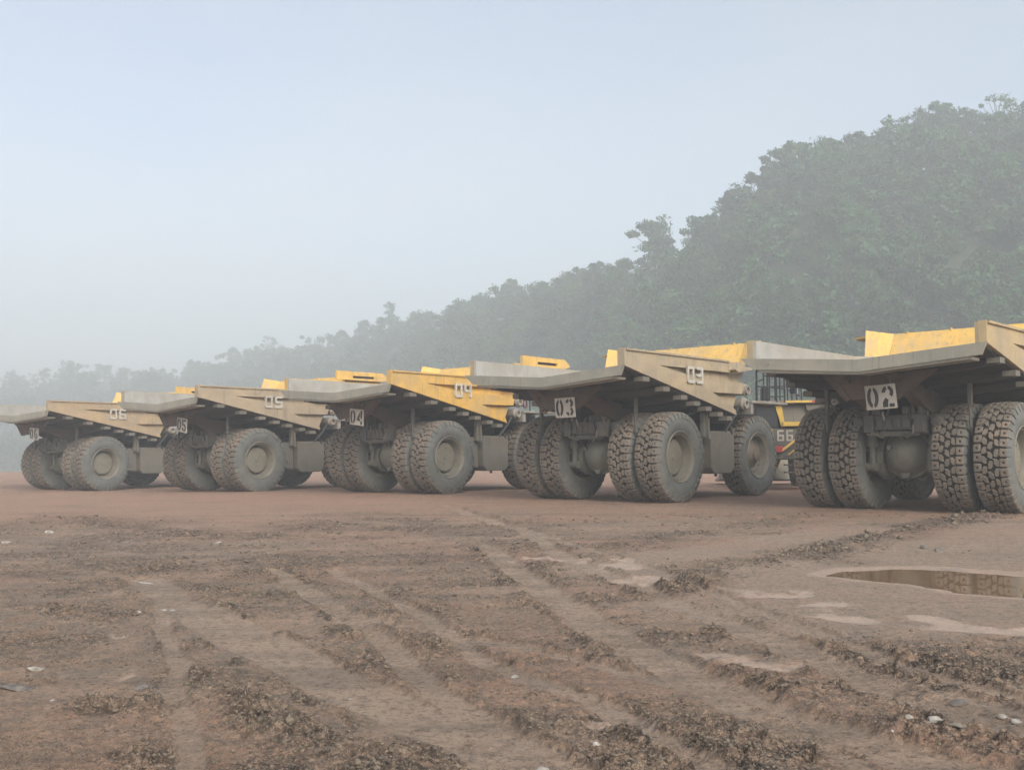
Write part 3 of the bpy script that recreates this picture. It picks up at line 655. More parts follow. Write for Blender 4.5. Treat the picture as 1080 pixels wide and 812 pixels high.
# ------------------------------------------------------------------ tyre, rim
TW = .41  # half width of a tyre
def tyre_mesh(bm, seed=3):
    rnd = random.Random(seed)
    side = [(-.33, .74), (-.37, .80), (-.405, .92), (-.415, 1.02), (-.40, 1.14), (-.375, 1.22), (-.345, 1.265)]
    crown = [(-.345, 1.265), (-.30, 1.29), (-.15, 1.30), (0, 1.303), (.15, 1.30), (.30, 1.29), (.345, 1.265)]
    lathe(bm, side, 72, 0); lathe(bm, crown, 72, 1); lathe(bm, [(-t, r) for t, r in side[::-1]], 72, 0)
    def rad(u): return 1.303 - .32 * abs(u) ** 3 * 2.0
    def pt(u, v, h):
        a = v / 1.3; r = rad(u) + h; return (u, r * math.cos(a), r * math.sin(a))
    def block(poly, h, hole=0.):
        cu = sum(p[0] for p in poly) / len(poly); cv = sum(p[1] for p in poly) / len(poly)
        def ring(k, hh): return [bm.verts.new(pt(cu + (p[0] - cu) * k, cv + (p[1] - cv) * k, hh)) for p in poly]
        rs = [ring(1.06, -.01), ring(1.0, h * .75), ring(.90, h)]
        if hole: rs += [ring(hole, h), ring(hole * .8, h * .35)]
        for A, B in zip(rs[:-1], rs[1:]):
            for i in range(len(poly)):
                j = (i + 1) % len(poly); bm.faces.new((A[i], A[j], B[j], B[i])).material_index = 2
        f = bm.faces.new(rs[-1]); f.material_index = 1 if hole else 2
    NPT = 36; pitch = 2 * math.pi * 1.3 / NPT
    for i in range(NPT):
        v0 = i * pitch
        for sgn in (-1, 1):
            v = v0 + (pitch * .5 if sgn > 0 else 0) + rnd.uniform(-.006, .006)
            a_, b_ = .205 + rnd.uniform(-.008, .008), .375; l = pitch * .41
            poly = [(a_, v - l * .8), (a_ + .03, v - l), (b_ - .02, v - l), (b_, v - l * .8), (b_, v + l * .8), (b_ - .02, v + l), (a_ + .03, v + l), (a_, v + l * .8)]
            block([(p[0] * sgn, p[1]) for p in poly], .05, .33)
            # the shoulder lug runs down onto the sidewall
            a0, a1 = (v - l * .85) / 1.3, (v + l * .85) / 1.3
            q = []
            for rr, uu in ((1.13, .395), (1.29, .335), (1.31, .378), (1.15, .425)):
                q.append((uu * sgn, rr))
            vs = []
            for aa in (a0, a1):
                for uu, rr in q: vs.append(bm.verts.new((uu, rr * math.cos(aa), rr * math.sin(aa))))
            for qd in ((0, 1, 2, 3), (7, 6, 5, 4), (0, 4, 5, 1), (1, 5, 6, 2), (2, 6, 7, 3), (3, 7, 4, 0)):
                bm.faces.new([vs[t] for t in qd]).material_index = 0 if qd in ((2, 6, 7, 3), (3, 7, 4, 0)) else 2
        for row, (uc, ph) in enumerate(((-.135, .25), (0, .75), (.135, .25))):
            v = v0 + pitch * (ph + .25 * (row == 2)) + rnd.uniform(-.01, .01)
            w = .057; l = pitch * .40; sk = .03 * (1 if (i + row) % 2 else -1)
            poly = [(uc - w, v - l * .55 - sk), (uc - w * .15, v - l * .95), (uc + w, v - l * .6 + sk), (uc + w * .8, v + l * .1), (uc + w, v + l * .6 + sk), (uc + w * .2, v + l * .95), (uc - w, v + l * .55 - sk), (uc - w * .75, v - l * .05)]
            block([(p[0] + rnd.uniform(-.008, .008), p[1] + rnd.uniform(-.008, .008)) for p in poly], .046)
def rim_rear(bm):   # dished outwards (+x)
    prof = [(.33, .76), (.365, .775), (.38, .755), (.36, .735), (.33, .72), (.30, .69), (.31, .675), (.05, .60), (-.02, .585), (-.02, .0)]
    lathe(bm, prof[:-1], 56)
    lathe(bm, [(-.33, .76), (-.365, .775), (-.38, .755), (-.36, .735), (-.33, .72), (-.30, .66), (-.03, .60), (-.02, .585)], 56)
    lathe(bm, [(.345, .80), (.352, .815), (.345, .83)], 56)
    # end ring cover lip and bolt heads
    for i in range(20):
        a = 2 * math.pi * i / 20
        tube(bm, (-.02, .565 * math.cos(a), .565 * math.sin(a)), (.035, .565 * math.cos(a), .565 * math.sin(a)), .02, .02, 6)
def hub_rear(bm):
    lathe(bm, [(-.12, .58), (.02, .545), (.10, .53), (.125, .50), (.13, .3), (.135, .001)], 40)
    for i in range(14):
        a = 2 * math.pi * i / 14; tube(bm, (.12, .46 * math.cos(a), .46 * math.sin(a)), (.145, .46 * math.cos(a), .46 * math.sin(a)), .018, .018, 6)
    tube(bm, (.13, 0, 0), (.165, 0, 0), .09, .08, 12); tube(bm, (.12, .3, .18), (.15, .3, .18), .035, .03, 8)
def hub_inner(bm):
    lathe(bm, [(-.05, .58), (-.08, .45), (-.20, .40), (-.34, .36), (-.36, .30), (-.37, .001)], 36)
    for i in range(12):
        a = 2 * math.pi * i / 12; tube(bm, (-.07, .5 * math.cos(a), .5 * math.sin(a)), (-.12, .5 * math.cos(a), .5 * math.sin(a)), .02, .02, 6)
def rim_front(bm):
    lathe(bm, [(.33, .76), (.365, .775), (.385, .755), (.36, .735), (.33, .70), (.31, .655), (.18, .62), (.12, .60), (.08, .40)], 56)
    lathe(bm, [(-.33, .76), (-.365, .775), (-.36, .735), (-.3, .66), (.05, .6), (.06, .4)], 56)
    for i in range(18):
        a = 2 * math.pi * i / 18; tube(bm, (.11, .545 * math.cos(a), .545 * math.sin(a)), (.155, .545 * math.cos(a), .545 * math.sin(a)), .02, .02, 6)
def hub_front(bm):
    lathe(bm, [(.02, .45), (.10, .42), (.14, .33), (.20, .28), (.24, .20), (.32, .19), (.345, .15), (.35, .001)], 32)
    for i in range(8):
        a = 2 * math.pi * i / 8; tube(bm, (.19, .235 * math.cos(a), .235 * math.sin(a)), (.235, .235 * math.cos(a), .235 * math.sin(a)), .018, .018, 6)
def wheel(parent, loc, kind, flip, rot, scale=None):
    w = empty('wheel', parent, loc)
    w.rotation_euler = (rot, 0, math.pi if flip else 0)
    if scale: w.scale = (scale,) * 3
    part('tyre', tyre_mesh, [M['rubber'], M['groove'], M['tread']], w, key='tyre', smooth=True)
    if kind == 'front':
        part('rim', rim_front, M['rim'], w, key='rimf', smooth=True); part('hub', hub_front, M['hub'], w, key='hubf', smooth=True)
    elif kind == 'outer':
        part('rim', rim_rear, M['rim'], w, key='rimr', smooth=True); part('hub', hub_rear, M['rim'], w, key='hubr', smooth=True)
    else:
        part('rim', rim_rear, M['rim'], w, key='rimr', smooth=True); part('hub', hub_inner, M['axle'], w, key='hubi', smooth=True)
    return w

# ------------------------------------------------------------------ lettering
SEG = {'0': 'abcdef', '1': 'bc', '2': 'abged', '3': 'abgcd', '4': 'fgbc', '5': 'afgcd', '6': 'afgedc'}
def digits(bm, text, w, h, t, dep, gap, origin=(0, 0), stencil=False, round_=0.):
    """block numerals in the local xz plane (x right, z up), thickness dep towards -y"""
    x = origin[0]
    for ch in text:
        g = t * .5 if stencil else 0
        X0, X1, Z0, Z2 = x, x + w, origin[1], origin[1] + h; Z1 = (Z0 + Z2) / 2
        S = {'a': (X0 + (t * .0), X1, Z2 - t, Z2), 'd': (X0, X1, Z0, Z0 + t), 'g': (X0, X1, Z1 - t / 2, Z1 + t / 2),
             'f': (X0, X0 + t, Z1, Z2), 'b': (X1 - t, X1, Z1, Z2), 'e': (X0, X0 + t, Z0, Z1), 'c': (X1 - t, X1, Z0, Z1)}
        for s_ in SEG[ch]:
            a, b_, c_, d_ = S[s_]; k = 'abcdefg'.index(s_) * .0006
            if stencil:
                if s_ in 'adg': a += g * .9; b_ -= g * .9
                else: c_ += g * .35; d_ -= g * .35
            ch_ = min(b_ - a, d_ - c_) * .3
            poly = [(a + ch_, c_), (b_ - ch_, c_), (b_, c_ + ch_), (b_, d_ - ch_), (b_ - ch_, d_), (a + ch_, d_), (a, d_ - ch_), (a, c_ + ch_)]
            prism(bm, poly, 1, -dep - k, 0)
        x += w + gap
def arc_poly(cx, cz, rx, rz, a0, a1, t, n_=8):
    o = [(cx + rx * math.cos(a), cz + rz * math.sin(a)) for a in np.linspace(a0, a1, n_)]
    i = [(cx + (rx - t) * math.cos(a), cz + (rz - t) * math.sin(a)) for a in np.linspace(a1, a0, n_)]
    return o + i
def stencil_text(bm, text, dep=.006):
    """rounded stencil numerals .22 wide .44 high each, origin lower left"""
    x = 0; w, h, t = .23, .44, .07; pi = math.pi
    for ch in text:
        cx = x + w / 2; P = []
        if ch == '0':
            P = [arc_poly(cx, h / 2, w / 2, h / 2, pi * .58, pi * 1.42, t, 12), arc_poly(cx, h / 2, w / 2, h / 2, -pi * .42, pi * .42, t, 12)]
        if ch == '2':
            P = [arc_poly(cx, h * .7, w / 2, h * .3, -pi * .28, pi * .45, t), arc_poly(cx, h * .7, w / 2, h * .3, pi * .6, pi * 1.02, t),
                 [(x, 0), (x + .10, 0), (x + .10, .07), (x + .12, .15), (x + .06, .2), (x, .1)], [(x + .13, 0), (x + w, 0), (x + w, .07), (x + .13, .07)]]
        if ch == '3':
            P = [arc_poly(cx, h * .74, w / 2, h * .26, -pi * .38, pi * .42, t), arc_poly(cx, h * .74, w / 2, h * .26, pi * .58, pi * .95, t),
                 arc_poly(cx, h * .26, w / 2, h * .26, -pi * .42, pi * .38, t), arc_poly(cx, h * .26, w / 2, h * .26, -pi * .95, -pi * .58, t)]
        if ch == '4':
            P = [[(x + w - .08, 0), (x + w - .01, 0), (x + w - .01, .1), (x + w - .08, .1)], [(x + w - .08, .19), (x + w - .01, .19), (x + w - .01, h), (x + w - .06, h), (x + w - .08, h - .03)],
                 [(x, .11), (x + .13, .11), (x + .13, .17), (x + .09, .17), (x + .13, .28), (x + .13, .4), (x, .19)]]
        if ch == '5':
            P = [[(x + .1, h - .07), (x + w, h - .07), (x + w, h), (x + .1, h)], [(x, .22), (x + .07, .22), (x + .07, h), (x, h)], arc_poly(cx, .14, w / 2, .14, -pi * .42, pi * .6, t), arc_poly(cx, .14, w / 2, .14, pi * 1.02, pi * 1.42, t)]
        if ch == '6':
            P = [arc_poly(cx, h / 2, w / 2, h / 2, pi * .35, pi * .5, t, 4), arc_poly(cx, h / 2, w / 2, h / 2, pi * .58, pi * 1.42, t, 10), arc_poly(cx, .13, w / 2, .13, -pi * .42, pi * .5, t)]
        for p in P: prism(bm, p, 1, -dep, 0)
        x += w + .075

# ------------------------------------------------------------------ dump truck
XW = 2.90
YT = -3.17
RIMP = [(-2.1, 3.66), (-1.05, 3.42), (-.1, 3.21), (.62, 3.05), (1.28, 2.91), (1.98, 2.76), (2.55, 2.64)]
def zbot(y, x=XW):   # underside line of the floor along the wall
    return 3.86 + (y - YT) * (2.64 - 3.86) / (2.96 - YT)
def vdrop(x):        # floor sags to its centre line
    return -.205 * (1 - min(1, abs(x - 0.05) / 2.85))
def wall_frame(s):
    def f(bm):
        o = [(YT, 3.865), (YT, 4.35), (2.58, 4.32), (2.77, 3.97), (-1.45, 3.97), (.85, 3.68), (3.46, 3.68), (3.34, 3.32), (1.51, 3.31), (2.88, 2.82), (2.96, 2.64)]
        prism(bm, o, 0, s * (XW - .17), s * XW)
        box(bm, *sorted((s * (XW - .0), s * (XW + .05))), YT + .05, 2.5, 4.29, 4.345)   # top flange
        prism(bm, [(2.55, 4.05), (4.35, 4.28), (4.42, 4.22), (2.75, 3.97)], 0, s * (XW - .05), s * (XW + .22))  # rock deflector tab
        for y_ in (-.3, 1.5): tube(bm, (s * (XW - .01), y_, 4.14), (s * (XW + .012), y_, 4.14), .04, .04, 10)
    return f
def wall_plate(s):
    def f(bm):
        o = [(YT + .01, 3.88), (YT + .01, 4.33), (2.57, 4.30), (3.44, 3.67), (2.95, 2.66)]
        prism(bm, o, 0, s * (XW - .25), s * (XW - .165))
        prism(bm, [(2.57, 4.30), (4.1, 4.40), (3.44, 3.67)], 0, s * (XW - .24), s * (XW - .18))
    return f
def floor(bm):
    for s in (-1, 1):
        xs = .05; xe = s * (XW - .1)
        a = (xs, YT, 3.665); b_ = (xe, YT, 3.87); c_ = (xe, 2.96, 2.65); d_ = (xs, 2.96, 2.45)
        t = .07; vs = [(p[0], p[1], p[2] - t) for p in (a, b_, c_, d_)] + [a, b_, c_, d_]
        if s < 0: vs = [vs[i] for i in (1, 0, 3, 2, 5, 4, 7, 6)]
        hexa(bm, vs)
def tail_lip(bm):
    top = [(-3.03, 3.90), (.05, 3.675), (2.92, 3.875)]; bot = [(2.80, 3.60), (.05, 3.385), (-2.68, 3.60)]
    prism(bm, top + bot, 1, YT - .12, YT - .002)
    for s in (-1, 1):   # return flange under the tail
        prism(bm, [(s * 2.55, 3.58), (.05, 3.39), (.05, 3.33), (s * 2.55, 3.52)], 1, YT - .08, YT + .55)
    tube(bm, (-2.2, YT - .11, 3.72), (-2.2, YT - .14, 3.72), .03, .03, 8)
def bolster(i):
    y0, zz = RIMP[i]
    def f(bm):
        w = .17
        for s in (-1, 1):
            xe = XW - .06
            dz = -.03
            q = [(0, zz - .205 + dz), (s * xe, zz + dz - .0), (s * xe, zz - .17), (s * 2.2, zz - .27), (0, zz - .42)]
            prism(bm, q, 1, y0 - w, y0 + w)
            box(bm, *sorted((s * (XW - .32), s * (XW - .03))), y0 - w - .01, y0 + w + .01, zz - .185, zz - .04, 1, .01)
    return f
def front_wall(bm):
    # leaning front plate with flared corner plates
    t = .08
    P0 = [(-2.3, 3.02, 2.55), (2.3, 3.02, 2.55), (2.3, 4.72, 5.10), (-2.3, 4.72, 5.10)]
    hexa(bm, P0 + [(p[0], p[1] + t, p[2]) for p in P0])
    for s in (-1, 1):
        for Q in ([(s * 2.31, 3.02, 2.55), (s * 2.60, 2.90, 2.60), (s * 2.66, 3.85, 4.28), (s * 2.31, 4.16, 4.28)],
                  [(s * 2.31, 4.16, 4.285), (s * 2.90, 3.86, 4.34), (s * 3.05, 4.33, 5.24 if s < 0 else 5.11), (s * 2.31, 4.72, 5.10)]):
            hexa(bm, Q + [(p[0], p[1] + t, p[2]) for p in Q])
    for x_ in (-1.9, -.6, .6, 1.9): tube(bm, (x_, 4.70, 5.08), (x_, 4.70, 5.14), .035, .03, 6)
def canopy(bm):
    prism(bm, [(-2.3, 4.76), (-3.05, 4.40), (-3.62, 4.75), (-3.62, 6.6), (-3.0, 7.0), (2.9, 7.0), (2.98, 4.40), (2.3, 4.76)], 2, 5.02, 5.08)
    for x_ in (-2.4, -.8, .8, 2.4): box(bm, x_ - .05, x_ + .05, 4.8, 6.95, 4.86, 5.018)
def fascia(s):
    def f(bm):
        # box section side rail of the canopy with a long slot
        X0, X1 = s * 2.985, s * 3.10
        z0, z1, zs0, zs1 = 4.93, 5.32, 5.02, 5.13
        box(bm, *sorted((X0, X1)), 3.95, 6.7, zs1, z1); box(bm, *sorted((X0, X1)), 3.95, 6.7, z0, zs0)
        box(bm, *sorted((X0, X1)), 3.95, 4.9, zs0 + .001, zs1 - .001); box(bm, *sorted((X0, X1)), 6.2, 6.7, zs0 + .001, zs1 - .001)
        box(bm, *sorted((X0 - s * .005, X0 + s * .02)), 4.9, 6.2, zs0 + .001, zs1 - .001, 1)
        prism(bm, [(6.7, 4.93), (7.05, 5.02), (7.05, 5.1), (6.7, 5.32)], 0, X0, X1)
    return f
def body_rail(s):
    def f(bm):
        X0, X1 = sorted((s * .50, s * .78))
        prism(bm, [(YT + .45, 3.36), (YT + .45, 3.28), (-1.2, 2.62), (-.7, 2.45), (2.6, 2.02), (2.9, 2.45)], 0, X0, X1)
    return f
def tail_keel(bm):
    # tapering boxed keel between the rails, the brown plate seen behind the number
    prism(bm, [(-.95, 3.40), (1.05, 3.40), (.50, 2.78), (-.50, 2.78)], 1, -2.45, -2.37)
    prism(bm, [(-1.25, 3.42), (-.95, 3.40), (-.50, 2.78), (-.62, 2.74)], 1, -2.47, -2.30); prism(bm, [(1.55, 3.42), (1.05, 3.40), (.50, 2.78), (.62, 2.74)], 1, -2.47, -2.30)
    tube(bm, (-.28, -2.46, 3.16), (-.28, -2.43, 3.16), .07, .07, 12); tube(bm, (.3, -2.46, 3.2), (.3, -2.43, 3.2), .05, .05, 12)
    box(bm, -.5, .5, -2.36, -1.2, 2.95, 3.05)
def pivot(s):
    def f(bm):
        for o_ in (.46, .62):
            prism(bm, [(-1.25, 3.0), (-.75, 3.0), (-.8, 2.45), (-.92, 2.34), (-1.08, 2.34), (-1.2, 2.45)], 0, s * o_ if s > 0 else s * (o_ + .07), s * (o_ + .07) if s > 0 else s * o_)
        tube(bm, (s * .40, -1.0, 2.45), (s * .78, -1.0, 2.45), .07, .07, 12)
    return f
def chassis(bm):
    for s in (-1, 1):
        X0, X1 = sorted((s * .48, s * .74))
        prism(bm, [(-1.25, 2.0), (-1.25, 2.42), (1.5, 2.30), (6.3, 2.20), (6.3, 1.72), (1.5, 1.72)], 0, X0, X1)
    box(bm, -.475, .475, -1.22, -.95, 2.05, 2.42, 0, .02); box(bm, -.475, .475, 1.4, 1.7, 1.75, 2.25); box(bm, -.475, .475, 4.3, 4.7, 1.7, 2.2)
    for x_ in (-.33, -.11, .11, .33): box(bm, x_ - .075, x_ + .075, -1.26, -1.222, 2.10, 2.33, 0, .01)   # bolted blocks of the crossmember
    box(bm, -.55, .55, -1.16, -1.05, 1.90, 2.02); tube(bm, (-.62, -1.1, 1.96), (.62, -1.1, 1.96), .06, .06, 10)
    for s in (-1, 1): box(bm, *sorted((s * .28, s * .40)), -1.35, -1.1, 2.43, 2.62, 0, .01)
def axle(bm):
    lathe(bm, [(-1.05, .46), (-.92, .46), (-.86, .40), (-.55, .42), (-.5, .46), (.5, .46), (.55, .42), (.86, .40), (.92, .46), (1.05, .46)], 32, 0, 0, (0, 0, 1.36), True)
def differential(bm):
    tube(bm, (.22, -.72, 1.30), (.22, -.60, 1.30), .05, .05, 8)
    for q in range(3): tube(bm, (-.36, -.66, 1.36 + q * .09), (-.24, -.70, 1.36 + q * .09), .02, .02, 6)
    lathe(bm, [(-.78, .001), (-.77, .12), (-.70, .32), (-.58, .46), (-.42, .55), (-.36, .57), (-.34, .63), (-.27, .63), (-.25, .57), (.2, .5), (.5, .3)], 32, 0, 1, (.0, 0, 1.46))
    for i in range(16):
        a = 2 * math.pi * i / 16; tube(bm, (.60 * math.cos(a), -.36, 1.46 + .60 * math.sin(a)), (.60 * math.cos(a), -.33, 1.46 + .60 * math.sin(a)), .02, .02, 6)
    prism(bm, [(-.12, .98), (.12, .98), (.07, .84), (-.07, .84)], 1, -.55, -.40); tube(bm, (0, -.57, .9), (0, -.55, .9), .045, .045, 10)
    tube(bm, (-.3, -.80, 1.62), (-.3, -.62, 1.62), .06, .06, 8)
    tube(bm, (0, -.75, 1.86), (0, -.25, 1.95), .07, .1, 10)
def suspension(s):
    def f(bm):
        x = s * .80; y = -.62
        tube(bm, (x, y + .06, 2.35), (x, y, 1.72), .155, .155, 20); tube(bm, (x, y, 1.74), (x, y, 1.62), .17, .14, 20)
        tube(bm, (x, y, 1.62), (x * .98, y - .04, 1.18), .085, .085, 16); tube(bm, (x - .14, y - .04, 1.12), (x + .14, y - .04, 1.12), .11, .11, 14)
        for o_ in (-.11, .11): prism(bm, [(y - .13, 1.05), (y + .3, .98), (y + .3, 1.3), (y - .1, 1.22)], 0, x + o_ - .025, x + o_ + .025)
        tube(bm, (x - .2, y + .06, 2.36), (x + .2, y + .06, 2.36), .1, .1, 14)
    return f
def sticker(bm): box(bm, -.865, -.735, -.785, -.772, 1.93, 2.05)
def hoist(s):
    def f(bm):
        x = s * .98
        tube(bm, (x, .75, 1.55), (x, 1.35, 2.45), .17, .17, 18); tube(bm, (x, 1.35, 2.45), (x, 1.6, 2.82), .12, .12, 14); tube(bm, (x - .2, .75, 1.55), (x + .1, .75, 1.55), .13, .13, 12)
    return f
HOSES = []
for k, (a_, z0) in enumerate(((-.45, 2.35), (-.3, 2.5), (.35, 2.45), (.5, 2.3))):
    HOSES.append(([Vector((a_ + .08 * math.sin(t * 5 + k), -1.28 + t * .6, z0 - .55 * math.sin(t * 3.1) + .1 * k * t)) for t in np.linspace(0, 1, 9)], .028, 'pipe' if k == 1 else 'dark'))
for s in (-1, 1):
    HOSES.append(([(s * .95, -.45, 2.3), (s * 1.02, -.78, 1.95), (s * .98, -.7, 1.5), (s * .9, -.35, 1.4)], .03, 'dark'))
    HOSES.append(([(s * .5, -1.2, 2.25), (s * .52, -1.3, 1.98), (s * .3, -1.1, 1.86), (s * .28, -.5, 1.95)], .022, 'axle'))
def valve_block(bm): box(bm, -.42, .1, -.9, -.6, 2.05, 2.3, 0, .02)
def pump(bm): tube(bm, (.18, -.95, 2.2), (.45, -.95, 2.2), .09, .09, 12); tube(bm, (.24, -.95, 2.2), (.30, -.95, 2.2), .12, .12, 12)
def air_tank(s):
    def f(bm): lathe(bm, [(-1.15, .001), (-1.13, .12), (-1.05, .17), (-.2, .17), (-.12, .12), (-.10, .001)], 20, 0, 1, (s * .98, .1, 2.25))
    return f
def radius_rod(bm): tube(bm, (.62, -1.12, 2.0), (.12, -.62, 1.93), .05, .05, 10); tube(bm, (.1, -.70, 1.93), (.1, -.54, 1.93), .09, .09, 12)
def brake_housing(s):
    def f(bm): lathe(bm, [(s * .55, .45), (s * .56, .56), (s * .74, .58), (s * .78, .52), (s * .84, .50)], 32, 0, 0, (0, 0, 1.36))
    return f
def rear_lamp(bm): box(bm, -.05, .05, -.03, .03, -.06, .06, 0, .01)
def ejector(s):
    def f(bm):
        x = s * 1.80; y = -1.05
        prism(bm, [(y - .05, 3.28), (y + .05, 3.28), (y + .05 - .0, 2.62), (y - .05, 2.62)], 0, x - .045, x + .045)
        path(bm, [(x - .02, y, 2.7), (x, y - .02, 2.1), (x, y + .25, 1.75)], .035, 8)
        box(bm, x - .1, x + .1, y - .09, y + .09, 3.22, 3.42)
    return f
def mudguard_post(bm):
    prism(bm, [(1.78, 2.75), (1.86, 2.75), (1.93, 1.9), (1.85, 1.9)], 0, 2.42, 2.54); box(bm, 2.3, 2.43, 1.72, 1.9, 1.95, 2.9)
def fuel_tank(bm):
    prism(bm, [(2.05, .98), (2.22, .80), (3.3, .80), (3.5, .98), (3.5, 2.14), (2.05, 2.14)], 0, 1.35, 2.5, 0, .025)
    prism(bm, [(1.45, 1.0), (2.0, .92), (2.0, 2.10), (1.45, 2.10)], 0, 1.2, 2.25, 0, .02)
    box(bm, 2.501, 2.515, 2.12, 3.42, 2.02, 2.07); tube(bm, (2.3, 1.72, 1.3), (2.262, 1.72, 1.3), .085, .085, 12); tube(bm, (2.2, 1.72, 1.3), (2.275, 1.72, 1.3), .06, .06, 12, 1)
    tube(bm, (2.2, 2.8, .8), (2.2, 2.8, .7), .05, .05, 8)
def side_box(bm): prism(bm, [(1.6, 1.0), (3.3, 1.0), (3.3, 2.1), (1.6, 2.1)], 0, -2.4, -1.25, 0, .03)
def drum(i):
    y, z = ((3.66, 3.47), (3.55, 3.02))[i]
    def f(bm):
        lathe(bm, [(2.1, .17), (2.7, .17), (2.72, .2), (2.78, .2), (2.80, .17), (2.88, .15), (2.88, .10), (2.76, .09), (2.76, .001)], 24, 0, 0, (0, y + .15, z))
        tube(bm, (2.35, y + .15, z), (2.35, y + .9, z - .05), .10, .10, 12)
    return f
def strut(bm): path(bm, [(2.62, 3.62, 2.95), (2.55, 3.35, 2.55), (2.45, 2.95, 2.1)], .06, 8); path(bm, [(2.5, 3.1, 2.4), (2.5, 3.35, 2.05)], .04, 8)
def deck(bm):
    box(bm, -2.95, 2.92, 3.95, 6.5, 3.05, 3.13, 0, .01); box(bm, 1.4, 2.86, 3.97, 4.15, 2.7, 3.045)
def apron(bm): box(bm, 1.2, 1.34, 4.2, 6.7, 1.9, 3.04); box(bm, -1.34, -1.2, 4.2, 6.7, 1.9, 3.04)
def engine(bm): box(bm, -1.18, 1.18, 4.5, 6.9, 1.3, 3.04, 0, .03); box(bm, -1.0, 1.0, 6.9, 7.0, 1.45, 2.95, 1)
def bumper(bm): box(bm, -2.0, 2.0, 7.0, 7.45, .95, 1.55, 0, .05)
def rail(bm):
    ys = [4.45, 5.2, 5.85, 6.45]
    for y in ys: tube(bm, (2.84, y, 3.13), (2.84, y, 4.12), .028, .028, 6)
    for z in (3.62, 4.12): tube(bm, (2.84, 4.45, z), (2.84, 6.45, z), .028, .028, 6)
def cab(bm):
    box(bm, -2.75, -1.25, 4.95, 6.45, 3.13, 4.72, 0, .06)
    box(bm, -2.77, -2.745, 5.1, 6.3, 3.75, 4.5, 1); box(bm, -2.6, -1.4, 6.445, 6.475, 3.7, 4.5, 1); box(bm, -2.6, -1.4, 4.93, 4.955, 3.8, 4.5, 1); box(bm, -1.255, -1.23, 5.1, 6.3, 3.75, 4.5, 1)
def mirror(bm): path(bm, [(2.84, 6.45, 3.9), (3.05, 6.6, 3.95), (3.05, 6.6, 3.5)], .025, 6); box(bm, 2.96, 3.14, 6.61, 6.66, 3.45, 4.0)
def lamp(bm): lathe(bm, [(-.12, .05), (-.1, .085), (0, .09), (0, .001)], 16, 0, 1, (-1.45, -1.25, 2.80))
def plate(bm): box(bm, -.37, .37, 0, .03, -.29, .29, 0, .008)

